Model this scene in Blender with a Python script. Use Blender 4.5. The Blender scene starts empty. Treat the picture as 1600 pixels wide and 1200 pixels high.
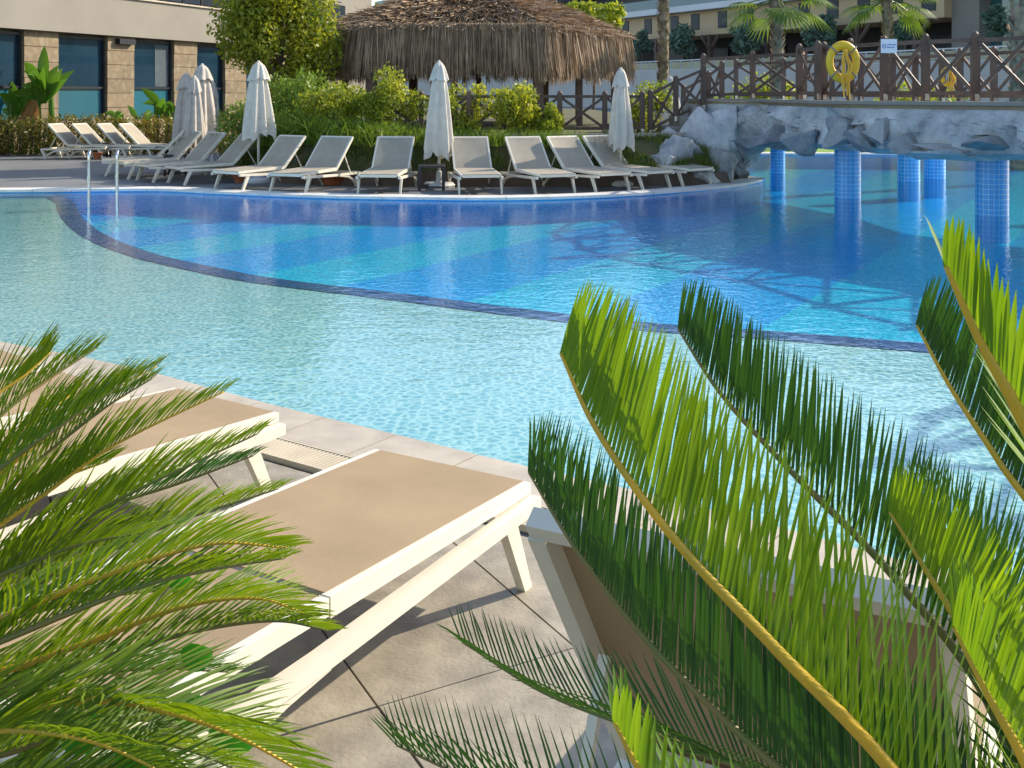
import bpy, bmesh, math, random
import numpy as np
from mathutils import Vector, Matrix, noise
random.seed(7); rng = np.random.default_rng(7)
PI = math.pi
sc = bpy.context.scene
COL = sc.collection

# ------------------------------------------------------------------ camera, sky, sun, exposure
F, HZ, CH = 1650.0, 145.0, 1.8           # focal length (px of the 1600 px photo), horizon row, eye height
cam_d = bpy.data.cameras.new('camera'); cam = bpy.data.objects.new('camera', cam_d); COL.objects.link(cam)
cam.location = (0, 0, CH); cam.rotation_euler = (PI/2, 0, 0)
cam_d.sensor_width = 36; cam_d.lens = F/1600*36; cam_d.shift_y = (HZ-600)/1600
cam_d.clip_start = 0.05; cam_d.clip_end = 2000
sc.camera = cam
SUN_AZ, SUN_EL = math.radians(62), math.radians(30)      # azimuth from +Y towards +X
sd = Vector((math.sin(SUN_AZ)*math.cos(SUN_EL), math.cos(SUN_AZ)*math.cos(SUN_EL), math.sin(SUN_EL)))
w = bpy.data.worlds.new('World'); sc.world = w; w.use_nodes = True
nt = w.node_tree; nt.nodes.clear()
sky = nt.nodes.new('ShaderNodeTexSky'); sky.sky_type = 'NISHITA'; sky.sun_disc = False
sky.sun_elevation = SUN_EL; sky.sun_rotation = SUN_AZ; sky.air_density = 1.0; sky.dust_density = 1.0
bg = nt.nodes.new('ShaderNodeBackground'); bg.inputs[1].default_value = 0.15
wo = nt.nodes.new('ShaderNodeOutputWorld')
nt.links.new(sky.outputs[0], bg.inputs[0]); nt.links.new(bg.outputs[0], wo.inputs[0])
sl = bpy.data.lights.new('sun', 'SUN'); sl.energy = 3.7; sl.angle = math.radians(0.5); sl.color = (1.0, 0.88, 0.70)
so = bpy.data.objects.new('sun', sl); COL.objects.link(so); so.location = (30, 20, 30)
so.rotation_euler = (-sd).to_track_quat('-Z', 'Y').to_euler()
vs = sc.view_settings; vs.view_transform = 'Standard'; vs.look = 'None'; vs.gamma = 1; vs.use_curve_mapping = False
vs.exposure = 1.05

def P(x, y, Y):                # pixel at depth Y -> point
    return Vector(((x-800)*Y/F, Y, CH-(y-HZ)*Y/F))
def G(x, y, z=0.0):            # pixel on the level z -> point
    Y = F*(CH-z)/(y-HZ); return Vector(((x-800)*Y/F, Y, z))

# ------------------------------------------------------------------ helpers
def tag(o, label=None, cat=None, group=None, kind=None):
    if label: o['label'] = label
    if cat: o['category'] = cat
    if group: o['group'] = group
    if kind: o['kind'] = kind
    return o
def empty(name, loc=(0, 0, 0), rz=0.0, label=None, cat=None, group=None):
    o = bpy.data.objects.new(name, None); COL.objects.link(o)
    o.location = loc; o.rotation_euler = (0, 0, rz); o.empty_display_size = 0.1
    return tag(o, label, cat, group)
def link(name, me, parent=None, loc=None):
    o = bpy.data.objects.new(name, me); COL.objects.link(o)
    if parent:
        o.parent = parent
    if loc is not None: o.location = loc
    return o
def fast_mesh(name, verts, faces, mat=None, smooth=False):
    """verts Nx3 array, faces MxK array (all same K) or a list of lists"""
    me = bpy.data.meshes.new(name)
    if isinstance(faces, np.ndarray):
        n, k = faces.shape
        me.vertices.add(len(verts)); me.vertices.foreach_set('co', np.asarray(verts, dtype=np.float32).ravel())
        me.loops.add(n*k); me.loops.foreach_set('vertex_index', faces.astype(np.int32).ravel())
        me.polygons.add(n); me.polygons.foreach_set('loop_start', np.arange(0, n*k, k, dtype=np.int32))
        me.update(calc_edges=True); me.validate()
    else:
        me.from_pydata([tuple(v) for v in verts], [], faces); me.update()
    if mat: me.materials.append(mat)
    if smooth: me.polygons.foreach_set('use_smooth', np.ones(len(me.polygons), dtype=bool))
    return me
class MB:
    def __init__(s): s.v = []; s.f = []
    def add(s, vs, fs):
        b = len(s.v); s.v += [tuple(v) for v in vs]; s.f += [[b+i for i in f] for f in fs]
    def box(s, c, size, rz=0.0, bev=0.0):
        x, y, z = size[0]/2, size[1]/2, size[2]/2; c = Vector(c); R = Matrix.Rotation(rz, 3, 'Z')
        if bev <= 0:
            vs = [c+R@Vector(p) for p in ((-x,-y,-z),(x,-y,-z),(x,y,-z),(-x,y,-z),(-x,-y,z),(x,-y,z),(x,y,z),(-x,y,z))]
            s.add(vs, [(0,3,2,1),(4,5,6,7),(0,1,5,4),(1,2,6,5),(2,3,7,6),(3,0,4,7)])
        else:
            b = bev
            vs = []
            for (xx, yy, zz) in ((x,y,-z),(x,y,z-b),(x-b,y-b,z)):
                vs += [c+R@Vector(p) for p in ((-xx,-yy,zz),(xx,-yy,zz),(xx,yy,zz),(-xx,yy,zz))]
            fs = [(0,3,2,1),(8,9,10,11)]
            for k in (0, 4):
                for i in range(4): j = (i+1) % 4; fs.append((k+i, k+j, k+4+j, k+4+i))
            s.add(vs, fs)
        return s
    def bar(s, a, b, w, h, w2=None, h2=None, up=(0,0,1)):
        a, b = Vector(a), Vector(b); t = (b-a).normalized(); u = Vector(up)
        if abs(t.dot(u)) > 0.97: u = Vector((0, 1, 0)) if abs(t.y) < 0.9 else Vector((1, 0, 0))
        x = t.cross(u).normalized(); u = x.cross(t).normalized()
        w2 = w if w2 is None else w2; h2 = h if h2 is None else h2
        vs = [a-x*w/2-u*h/2, a+x*w/2-u*h/2, a+x*w/2+u*h/2, a-x*w/2+u*h/2,
              b-x*w2/2-u*h2/2, b+x*w2/2-u*h2/2, b+x*w2/2+u*h2/2, b-x*w2/2+u*h2/2]
        s.add(vs, [(0,3,2,1),(4,5,6,7),(0,1,5,4),(1,2,6,5),(2,3,7,6),(3,0,4,7)]); return s
    def tube(s, pts, rad, n=8, caps=True):
        pts = [Vector(p) for p in pts]; m = len(pts)
        if not hasattr(rad, '__len__'): rad = [rad]*m
        b = len(s.v); x0 = None
        for i, p in enumerate(pts):
            t = (pts[min(i+1, m-1)]-pts[max(i-1, 0)]).normalized()
            if x0 is None:
                u = Vector((0, 0, 1)) if abs(t.z) < 0.9 else Vector((1, 0, 0)); x0 = t.cross(u).normalized()
            x0 = (x0-t*x0.dot(t)).normalized(); y0 = t.cross(x0)
            for k in range(n):
                a = 2*PI*k/n; s.v.append(tuple(p+(x0*math.cos(a)+y0*math.sin(a))*rad[i]))
        for i in range(m-1):
            for k in range(n):
                j = (k+1) % n; s.f.append([b+i*n+k, b+i*n+j, b+(i+1)*n+j, b+(i+1)*n+k])
        if caps:
            s.f.append([b+k for k in range(n)][::-1]); s.f.append([b+(m-1)*n+k for k in range(n)])
        return s
    def lathe(s, prof, n=16, c=(0,0,0)):
        b = len(s.v)
        for r, z in prof:
            for k in range(n):
                a = 2*PI*k/n; s.v.append((c[0]+r*math.cos(a), c[1]+r*math.sin(a), c[2]+z))
        for i in range(len(prof)-1):
            for k in range(n):
                j = (k+1) % n; s.f.append([b+i*n+k, b+i*n+j, b+(i+1)*n+j, b+(i+1)*n+k])
        s.f.append([b+k for k in range(n)][::-1]); s.f.append([b+(len(prof)-1)*n+k for k in range(n)])
        return s
    def prism(s, poly, a, b, axis='z'):
        n = len(poly)
        def pt(p, h):
            return (p[0], p[1], h) if axis == 'z' else ((p[0], h, p[1]) if axis == 'y' else (h, p[0], p[1]))
        vs = [pt(p, a) for p in poly]+[pt(p, b) for p in poly]
        fs = [list(range(n))[::-1], list(range(n, 2*n))]
        for i in range(n): j = (i+1) % n; fs.append([i, j, n+j, n+i])
        s.add(vs, fs); return s
    def mesh(s, name, mat, smooth=False):
        return fast_mesh(name, s.v, s.f, mat, smooth)
    def build(s, name, mat, parent=None, loc=None, smooth=False):
        if loc is None and parent is not None and parent.type == 'EMPTY' and parent.rotation_euler.z == 0 and parent.get('_world'):
            loc = -Vector(parent.location)
        return link(name, s.mesh(name, mat, smooth), parent, loc)
def wroot(name, loc, label, cat, group=None):      # a thing whose parts are given in world coordinates
    o = empty(name, loc, 0, label, cat, group); o['_world'] = 1; return o
def cat_curve(pts, n):
    pts = [Vector(p) for p in pts]; q = [2*pts[0]-pts[1]]+pts+[2*pts[-1]-pts[-2]]; out = []; m = len(pts)-1
    for i in range(n+1):
        t = i/n*m; k = min(int(t), m-1); u = t-k; a, b, c, d = q[k], q[k+1], q[k+2], q[k+3]
        out.append(0.5*((2*b)+(c-a)*u+(2*a-5*b+4*c-d)*u*u+(3*b-a-3*c+d)*u**3))
    return out

# ------------------------------------------------------------------ materials
def newmat(name):
    m = bpy.data.materials.new(name); m.use_nodes = True; t = m.node_tree; t.nodes.clear()
    out = t.nodes.new('ShaderNodeOutputMaterial'); return m, t, out
def N(t, typ, **kw):
    n = t.nodes.new(typ)
    for k, v in kw.items(): setattr(n, k, v)
    return n
def rgba(c): return (c[0], c[1], c[2], 1)
def noisy(t, coord, scale, detail=4, rough=0.55, stretch=None):
    mp = N(t, 'ShaderNodeMapping'); t.links.new(coord, mp.inputs[0])
    if stretch: mp.inputs['Scale'].default_value = stretch
    n = N(t, 'ShaderNodeTexNoise'); n.inputs['Scale'].default_value = scale
    n.inputs['Detail'].default_value = detail; n.inputs['Roughness'].default_value = rough
    t.links.new(mp.outputs[0], n.inputs[0]); return n
def ramp(t, fac, cols):
    r = N(t, 'ShaderNodeValToRGB'); e = r.color_ramp.elements
    e[0].position, e[0].color = cols[0][0], rgba(cols[0][1]); e[1].position, e[1].color = cols[-1][0], rgba(cols[-1][1])
    for p, c in cols[1:-1]:
        k = e.new(p); k.color = rgba(c)
    t.links.new(fac, r.inputs[0]); return r
def std(name, c1, c2=None, scale=6, rough=0.6, bump=0.0, bscale=None, stretch=None, metal=0.0, detail=5, lo=.35, hi=.65,
        island=0.0, rand=0.0, spec=0.5, trans=0.0, c3=None, bdist=0.02):
    m, t, out = newmat(name)
    co = N(t, 'ShaderNodeTexCoord').outputs['Object']
    bs = N(t, 'ShaderNodeBsdfPrincipled'); bs.inputs['Roughness'].default_value = rough; bs.inputs['Metallic'].default_value = metal
    bs.inputs['Specular IOR Level'].default_value = spec
    c2 = c2 or tuple(x*.8 for x in c1)
    n = noisy(t, co, scale, detail, stretch=stretch)
    cols = [(lo, c1), (hi, c2)] if c3 is None else [(lo, c1), ((lo+hi)/2, c2), (hi, c3)]
    col = ramp(t, n.outputs['Fac'], cols).outputs[0]
    if island or rand:
        src = N(t, 'ShaderNodeNewGeometry').outputs['Random Per Island'] if island else N(t, 'ShaderNodeObjectInfo').outputs['Random']
        k = island or rand
        mr = N(t, 'ShaderNodeMapRange'); mr.inputs['To Min'].default_value = 1-k; mr.inputs['To Max'].default_value = 1+k
        t.links.new(src, mr.inputs[0])
        hs = N(t, 'ShaderNodeHueSaturation'); t.links.new(col, hs.inputs['Color']); t.links.new(mr.outputs[0], hs.inputs['Value'])
        col = hs.outputs[0]
    t.links.new(col, bs.inputs['Base Color'])
    if bump:
        b = noisy(t, co, bscale or scale*4, 6, .6, stretch)
        bp = N(t, 'ShaderNodeBump'); bp.inputs['Strength'].default_value = bump; bp.inputs['Distance'].default_value = bdist
        t.links.new(b.outputs['Fac'], bp.inputs['Height']); t.links.new(bp.outputs[0], bs.inputs['Normal'])
    sh = bs.outputs[0]
    if trans:
        tr = N(t, 'ShaderNodeBsdfTranslucent'); t.links.new(col, tr.inputs[0]); mx = N(t, 'ShaderNodeMixShader')
        mx.inputs[0].default_value = trans; t.links.new(sh, mx.inputs[1]); t.links.new(tr.outputs[0], mx.inputs[2]); sh = mx.outputs[0]
    t.links.new(sh, out.inputs[0]); return m
def leafmat(name, ca, cb, trans=0.5, tcol=None, rough=0.45, spec=0.4, patch=0.8):
    """leaf: colour varies leaf by leaf and clump by clump; light shines through"""
    m, t, out = newmat(name)
    g = N(t, 'ShaderNodeNewGeometry'); co = N(t, 'ShaderNodeTexCoord').outputs['Object']
    n = noisy(t, co, patch, 3)
    mx0 = N(t, 'ShaderNodeMath', operation='MULTIPLY_ADD'); mx0.inputs[1].default_value = 0.6; t.links.new(g.outputs['Random Per Island'], mx0.inputs[0])
    mr = N(t, 'ShaderNodeMapRange'); mr.inputs['From Min'].default_value = .3; mr.inputs['From Max'].default_value = .7
    mr.inputs['To Min'].default_value = -.1; mr.inputs['To Max'].default_value = .5
    t.links.new(n.outputs['Fac'], mr.inputs[0]); t.links.new(mr.outputs[0], mx0.inputs[2])
    col = ramp(t, mx0.outputs[0], [(0, ca), (1, cb)]).outputs[0]
    bs = N(t, 'ShaderNodeBsdfPrincipled'); bs.inputs['Roughness'].default_value = rough; bs.inputs['Specular IOR Level'].default_value = spec
    t.links.new(col, bs.inputs['Base Color'])
    tr = N(t, 'ShaderNodeBsdfTranslucent')
    hs = N(t, 'ShaderNodeMix', data_type='RGBA', blend_type='MULTIPLY'); hs.inputs[0].default_value = 1.0
    hs.inputs[7].default_value = rgba(tcol or (1, 1, .6)); t.links.new(col, hs.inputs[6])
    t.links.new(hs.outputs[2], tr.inputs[0])
    mx = N(t, 'ShaderNodeMixShader'); mx.inputs[0].default_value = trans
    t.links.new(bs.outputs[0], mx.inputs[1]); t.links.new(tr.outputs[0], mx.inputs[2]); t.links.new(mx.outputs[0], out.inputs[0])
    return m
def tilemat(name, c1, c2, grout, size, rough=0.25, mortar=0.04, rot=0.0, wall=False, bands=None):
    """small glazed mosaic; wall=True maps around a vertical surface by (angle-free) object x+y / z"""
    m, t, out = newmat(name); co = N(t, 'ShaderNodeTexCoord').outputs['UV' if wall else 'Object']
    mp = N(t, 'ShaderNodeMapping'); mp.inputs['Rotation'].default_value = (0, 0, rot); t.links.new(co, mp.inputs[0])
    br = N(t, 'ShaderNodeTexBrick'); br.offset = 0; br.inputs['Scale'].default_value = 1/size; br.inputs['Brick Width'].default_value = 1
    br.inputs['Row Height'].default_value = 1; br.inputs['Mortar Size'].default_value = mortar; br.inputs['Bias'].default_value = 0
    br.inputs['Color1'].default_value = rgba(c1); br.inputs['Color2'].default_value = rgba(c2); br.inputs['Mortar'].default_value = rgba(grout)
    t.links.new(mp.outputs[0], br.inputs[0]); col = br.outputs[0]
    if bands:          # broad parallel bands of a paler colour across the floor
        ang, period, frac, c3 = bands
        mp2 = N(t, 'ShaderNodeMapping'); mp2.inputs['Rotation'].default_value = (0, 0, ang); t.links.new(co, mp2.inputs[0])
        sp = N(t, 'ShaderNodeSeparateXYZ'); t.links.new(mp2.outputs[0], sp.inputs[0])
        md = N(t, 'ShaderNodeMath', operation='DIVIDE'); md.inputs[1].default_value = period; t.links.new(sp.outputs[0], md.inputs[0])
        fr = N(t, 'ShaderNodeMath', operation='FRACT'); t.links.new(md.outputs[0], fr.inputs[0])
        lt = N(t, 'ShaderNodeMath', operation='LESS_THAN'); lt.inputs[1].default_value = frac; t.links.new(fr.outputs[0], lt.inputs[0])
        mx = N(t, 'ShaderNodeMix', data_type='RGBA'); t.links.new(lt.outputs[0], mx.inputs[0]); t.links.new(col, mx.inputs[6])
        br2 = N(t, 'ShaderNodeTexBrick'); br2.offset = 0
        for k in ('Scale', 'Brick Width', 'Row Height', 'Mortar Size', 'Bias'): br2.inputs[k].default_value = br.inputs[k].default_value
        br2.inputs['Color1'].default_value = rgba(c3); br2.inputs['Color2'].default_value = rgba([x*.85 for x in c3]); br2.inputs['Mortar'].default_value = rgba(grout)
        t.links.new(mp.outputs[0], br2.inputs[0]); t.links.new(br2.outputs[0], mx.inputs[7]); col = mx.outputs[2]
    bs = N(t, 'ShaderNodeBsdfPrincipled'); bs.inputs['Roughness'].default_value = rough; t.links.new(col, bs.inputs['Base Color'])
    t.links.new(bs.outputs[0], out.inputs[0]); return m
def glassmat(name, tint, rough=0.04, c2=None):
    m, t, out = newmat(name); bs = N(t, 'ShaderNodeBsdfPrincipled'); co = N(t, 'ShaderNodeTexCoord').outputs['Object']
    n = noisy(t, co, .5, 2); r = ramp(t, n.outputs['Fac'], [(.35, tint), (.65, c2 or [x*.6 for x in tint])])
    t.links.new(r.outputs[0], bs.inputs['Base Color']); bs.inputs['Roughness'].default_value = rough; bs.inputs['Specular IOR Level'].default_value = .9
    b = noisy(t, co, .7, 1); bp = N(t, 'ShaderNodeBump'); bp.inputs['Strength'].default_value = .04; t.links.new(b.outputs['Fac'], bp.inputs['Height'])
    t.links.new(bp.outputs[0], bs.inputs['Normal']); t.links.new(bs.outputs[0], out.inputs[0]); return m
def watermat():
    m, t, out = newmat('pool_water')
    co = N(t, 'ShaderNodeTexCoord').outputs['Object']
    n1 = noisy(t, co, 9, 2, .5); n2 = noisy(t, co, 1.6, 2, .5); n3 = noisy(t, co, 26, 2, .5)
    a1 = N(t, 'ShaderNodeMath', operation='MULTIPLY_ADD'); a1.inputs[1].default_value = 1.3; t.links.new(n2.outputs['Fac'], a1.inputs[0]); t.links.new(n1.outputs['Fac'], a1.inputs[2])
    a2 = N(t, 'ShaderNodeMath', operation='MULTIPLY_ADD'); a2.inputs[1].default_value = .3; t.links.new(n3.outputs['Fac'], a2.inputs[0]); t.links.new(a1.outputs[0], a2.inputs[2])
    bp = N(t, 'ShaderNodeBump'); bp.inputs['Strength'].default_value = .19; bp.inputs['Distance'].default_value = .03; t.links.new(a2.outputs[0], bp.inputs['Height'])
    # Schlick reflectance, the same from either side of the surface
    gi = N(t, 'ShaderNodeNewGeometry'); dt = N(t, 'ShaderNodeVectorMath', operation='DOT_PRODUCT')
    t.links.new(gi.outputs['Incoming'], dt.inputs[0]); t.links.new(bp.outputs[0], dt.inputs[1])
    ab = N(t, 'ShaderNodeMath', operation='ABSOLUTE'); t.links.new(dt.outputs['Value'], ab.inputs[0])
    om = N(t, 'ShaderNodeMath', operation='SUBTRACT', use_clamp=True); om.inputs[0].default_value = 1.0; t.links.new(ab.outputs[0], om.inputs[1])
    pw = N(t, 'ShaderNodeMath', operation='POWER'); pw.inputs[1].default_value = 5.0; t.links.new(om.outputs[0], pw.inputs[0])
    fr = N(t, 'ShaderNodeMath', operation='MULTIPLY_ADD', use_clamp=True); fr.inputs[1].default_value = .98; fr.inputs[2].default_value = .02; t.links.new(pw.outputs[0], fr.inputs[0])
    gl = N(t, 'ShaderNodeBsdfGlossy'); gl.inputs['Roughness'].default_value = .02; t.links.new(bp.outputs[0], gl.inputs['Normal'])
    # caustic light painted into the transmission: a net of brighter and dimmer lines
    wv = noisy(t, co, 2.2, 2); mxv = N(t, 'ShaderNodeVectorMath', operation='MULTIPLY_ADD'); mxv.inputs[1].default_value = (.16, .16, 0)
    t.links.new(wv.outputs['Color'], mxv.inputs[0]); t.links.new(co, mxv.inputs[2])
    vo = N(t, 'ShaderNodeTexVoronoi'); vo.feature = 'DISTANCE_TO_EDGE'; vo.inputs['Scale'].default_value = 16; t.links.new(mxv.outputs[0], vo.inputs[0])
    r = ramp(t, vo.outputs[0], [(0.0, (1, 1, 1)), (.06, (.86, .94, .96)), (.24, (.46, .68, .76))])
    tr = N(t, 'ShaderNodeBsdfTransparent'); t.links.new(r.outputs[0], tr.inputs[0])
    mx = N(t, 'ShaderNodeMixShader'); t.links.new(fr.outputs[0], mx.inputs[0]); t.links.new(tr.outputs[0], mx.inputs[1]); t.links.new(gl.outputs[0], mx.inputs[2])
    t.links.new(mx.outputs[0], out.inputs[0]); return m
M = {}
M['water'] = watermat()
M['deck'] = std('deck_paving', (.165, .17, .175), (.13, .135, .14), .5, .7, .1, 40)
M['soil'] = std('soil', (.06, .04, .025), (.03, .02, .012), 6, .95, .8, 30)
M['tile'] = std('stone_tile', (.37, .33, .255), (.21, .185, .145), 7, .6, .2, 60, rand=.07, detail=8, lo=.3, hi=.7)
M['coping'] = std('coping_stone', (.48, .42, .33), (.38, .33, .26), 5, .6, .1, 50, rand=.06)
M['whitecoping'] = std('white_coping', (.66, .64, .60), (.54, .53, .50), 3, .55, .08, 50, rand=.05)
M['grating'] = std('cream_grating', (.60, .52, .38), (.50, .43, .31), 4, .5)
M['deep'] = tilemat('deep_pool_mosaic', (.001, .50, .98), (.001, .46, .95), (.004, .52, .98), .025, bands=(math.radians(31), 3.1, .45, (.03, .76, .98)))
M['shallow'] = tilemat('shallow_pool_mosaic', (.43, .645, .58), (.36, .59, .535), (.47, .67, .61), .025, rough=.4)
M['poolwall'] = std('pool_wall_mosaic', (.004, .42, .86), (.003, .36, .78), 20, .25)
M['band'] = std('dark_blue_band_tile', (.008, .035, .15), (.02, .07, .24), 60, .3, island=.2)
M['column'] = tilemat('column_mosaic', (.03, .32, .72), (.025, .27, .65), (.32, .58, .76), .075, rough=.2, mortar=.055, wall=True)
M['white'] = std('white_lounger_frame', (.66, .61, .50), (.61, .56, .45), 8, .4)
M['sling_near'] = std('tan_sling_fabric', (.41, .295, .165), (.325, .23, .13), 2.5, .75, .3, 420, trans=.12, detail=8, lo=.3, hi=.7)
M['sling'] = std('taupe_sling_fabric', (.44, .39, .30), (.39, .34, .26), 4, .75, .2, 400, trans=.22)
M['canvas'] = std('parasol_canvas', (.72, .67, .58), (.62, .57, .49), 5, .8, .25, 60, trans=.25)
M['canvas_shaded'] = std('shaded_parasol_canvas', (.58, .52, .46), (.46, .41, .36), 5, .8, .25, 60, trans=.15)  # darker copy of the canvas; the cluster's shade is put into its colour
M['black'] = std('black_woven_resin', (.018, .014, .014), (.03, .024, .024), 60, .5, .4, 120)
M['terracotta'] = std('terracotta', (.42, .13, .05), (.32, .09, .035), 8, .8, .1)
M['steel'] = std('stainless_steel', (.62, .62, .62), (.5, .5, .5), 5, .15, metal=1.0)
M['wood'] = std('dark_stained_timber', (.12, .07, .047), (.07, .042, .03), 8, .6, .3, 30, stretch=(1, 1, .15), rand=.2)
M['rock'] = None
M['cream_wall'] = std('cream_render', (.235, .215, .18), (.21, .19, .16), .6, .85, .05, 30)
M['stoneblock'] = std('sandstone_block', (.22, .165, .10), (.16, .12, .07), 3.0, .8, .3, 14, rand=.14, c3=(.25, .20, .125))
M['glass_dark'] = glassmat('dark_window_glass', (.012, .035, .06))
M['glass_teal'] = glassmat('teal_frosted_glass', (.008, .105, .15), .25, (.007, .085, .125))
M['glass_rail'] = glassmat('balustrade_glass', (.04, .13, .14))
M['hotel_glass'] = std('dark_hotel_glass', (.014, .022, .035), (.02, .03, .045), .3, .3, spec=.25)
M['darkrock'] = None
M['frame'] = std('dark_window_frame', (.03, .035, .045), (.02, .025, .03), 5, .4, metal=.5)
M['hotel_beige'] = std('hotel_beige_render', (.52, .38, .22), (.47, .34, .20), .4, .85)
M['hotel_grey'] = std('hotel_grey_render', (.45, .42, .39), (.40, .375, .35), .3, .85)
M['hotel_white'] = std('hotel_white_slab', (.62, .62, .62), (.56, .56, .56), .3, .7)
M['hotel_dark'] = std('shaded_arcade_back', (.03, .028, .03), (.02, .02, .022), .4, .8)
M['thatch'] = std('thatch_reed', (.44, .315, .20), (.26, .185, .12), 3, .85, island=.45, trans=.12)
M['thatch_roof'] = std('thatch_cover', (.48, .335, .20), (.27, .185, .115), 4, .9, island=.5)
M['thatch_base'] = std('thatch_underlay', (.08, .055, .035), (.05, .035, .02), 5, .9)
M['grass'] = leafmat('grass_blades', (.06, .13, .015), (.24, .25, .05), .4)
M['lawn'] = std('mown_lawn', (.12, .24, .02), (.18, .30, .03), 2, .9, .5, 60)
M['bank'] = std('grass_bank_soil', (.05, .065, .015), (.11, .085, .035), 2, .95)
M['leaf_tree'] = leafmat('tree_leaf', (.12, .19, .018), (.44, .42, .03), .45, patch=.7)
M['leaf_bush'] = leafmat('bush_leaf', (.13, .22, .02), (.52, .50, .05), .5, patch=.9)
M['leaf_tall'] = leafmat('tall_grass_leaf', (.08, .18, .018), (.26, .34, .05), .4, patch=.9)
M['leaf_hedge'] = leafmat('hedge_leaf', (.06, .10, .018), (.30, .21, .035), .35, patch=.8)
M['leaf_olive'] = leafmat('olive_leaf', (.08, .14, .10), (.16, .24, .17), .25)
M['leaf_palm'] = leafmat('palm_fan_leaf', (.07, .14, .02), (.20, .26, .04), .45)
M['leaf_banana'] = leafmat('banana_leaf', (.06, .16, .015), (.14, .28, .03), .5, rough=.35)
M['deadleaf'] = std('dead_banana_leaf', (.45, .22, .05), (.25, .13, .05), 8, .8, trans=.3)
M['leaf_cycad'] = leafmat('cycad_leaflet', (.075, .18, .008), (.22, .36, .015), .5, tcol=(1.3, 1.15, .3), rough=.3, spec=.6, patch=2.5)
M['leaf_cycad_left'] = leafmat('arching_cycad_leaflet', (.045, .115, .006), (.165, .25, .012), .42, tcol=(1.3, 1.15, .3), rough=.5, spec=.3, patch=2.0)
M['leaf_cycad_shaded'] = leafmat('shaded_cycad_leaflet', (.02, .07, .012), (.055, .14, .018), .3, tcol=(1.1, 1.1, .4), rough=.4, spec=.4, patch=2.5)  # darker leaflet copy; shade on the unlit fronds is put into its colour
M['rachis'] = std('cycad_midrib', (.70, .44, .03), (.50, .36, .03), 12, .35, trans=.3)
M['rachis_dark'] = std('green_cycad_midrib', (.10, .13, .02), (.18, .13, .03), 10, .4)
M['leaf_broad'] = leafmat('broad_leaf', (.04, .22, .01), (.06, .30, .012), .4, rough=.3)
M['bark'] = std('bark', (.14, .10, .07), (.07, .05, .035), 6, .9, .8, 20)
M['palmbark'] = std('palm_bark', (.30, .22, .14), (.13, .095, .065), 5, .9, .6, 14, island=.25)
M['cycadbark'] = std('cycad_trunk', (.10, .07, .04), (.05, .035, .02), 14, .9, .8, 20)
M['yellow'] = std('yellow_lifebuoy', (.72, .46, .01), (.62, .38, .01), 4, .45)
M['orange'] = std('orange_rope', (.75, .42, .03), (.66, .33, .02), 6, .7)
M['greystrap'] = std('grey_strap', (.25, .22, .2), (.2, .18, .16), 6, .7)
M['sign'] = std('sign_plate', (.72, .76, .80), (.68, .72, .77), 4, .4)
M['signblue'] = std('sign_print', (.08, .15, .42), (.10, .18, .45), 6, .5)
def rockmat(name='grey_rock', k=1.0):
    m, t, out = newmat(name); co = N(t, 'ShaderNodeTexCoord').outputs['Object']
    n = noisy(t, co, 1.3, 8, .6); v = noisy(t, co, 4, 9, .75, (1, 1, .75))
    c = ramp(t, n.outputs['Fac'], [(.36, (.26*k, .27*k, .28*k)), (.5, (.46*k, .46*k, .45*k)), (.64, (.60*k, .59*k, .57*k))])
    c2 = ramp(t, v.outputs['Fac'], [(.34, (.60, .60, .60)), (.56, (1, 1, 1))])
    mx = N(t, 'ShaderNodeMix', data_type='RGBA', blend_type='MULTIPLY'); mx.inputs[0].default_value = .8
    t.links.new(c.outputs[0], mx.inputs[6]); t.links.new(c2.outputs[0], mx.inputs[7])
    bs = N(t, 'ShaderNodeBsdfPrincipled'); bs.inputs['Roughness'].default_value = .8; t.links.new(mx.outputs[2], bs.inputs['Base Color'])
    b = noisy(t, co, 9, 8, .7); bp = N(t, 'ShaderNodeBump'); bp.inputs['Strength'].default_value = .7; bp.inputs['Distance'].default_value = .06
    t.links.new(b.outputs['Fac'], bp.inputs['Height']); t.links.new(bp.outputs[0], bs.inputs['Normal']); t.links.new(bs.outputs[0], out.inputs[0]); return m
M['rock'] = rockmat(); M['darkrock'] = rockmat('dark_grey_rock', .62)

# ------------------------------------------------------------------ foliage helpers
def leaf_cloud(cent, size, up=0.3, aspect=2.0, jitter=.35, nrm=None):
    """cent Nx3 -> leaf quads (diamond), random orientation"""
    n = len(cent); d = rng.normal(size=(n, 3)); d[:, 2] += up; d /= np.linalg.norm(d, axis=1)[:, None]
    r = rng.normal(size=(n, 3)); s = np.cross(d, r); s /= np.linalg.norm(s, axis=1)[:, None]
    L = size*(1+jitter*rng.normal(size=n).clip(-1.5, 1.5))[:, None]; W = L/aspect
    a = cent-d*L*.5; b = cent+s*W*.5; c = cent+d*L*.5; e = cent-s*W*.5
    v = np.stack([a, b, c, e], axis=1).reshape(-1, 3); f = np.arange(4*n).reshape(n, 4); return v, f
def blob_points(n, lobes, shell=0.55):
    """points in the outer part of ellipsoid lobes [(c, r)]"""
    vol = np.array([r[0]*r[1]*r[2] for c, r in lobes])**.67; p = vol/vol.sum(); idx = rng.choice(len(lobes), n, p=p)
    d = rng.normal(size=(n, 3)); d /= np.linalg.norm(d, axis=1)[:, None]; rad = (shell+(1-shell)*rng.random(n))*(1+.06*rng.normal(size=n))
    C = np.array([list(lobes[i][0]) for i in idx]); R = np.array([list(lobes[i][1]) for i in idx])
    return C+d*R*rad[:, None]
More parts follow.
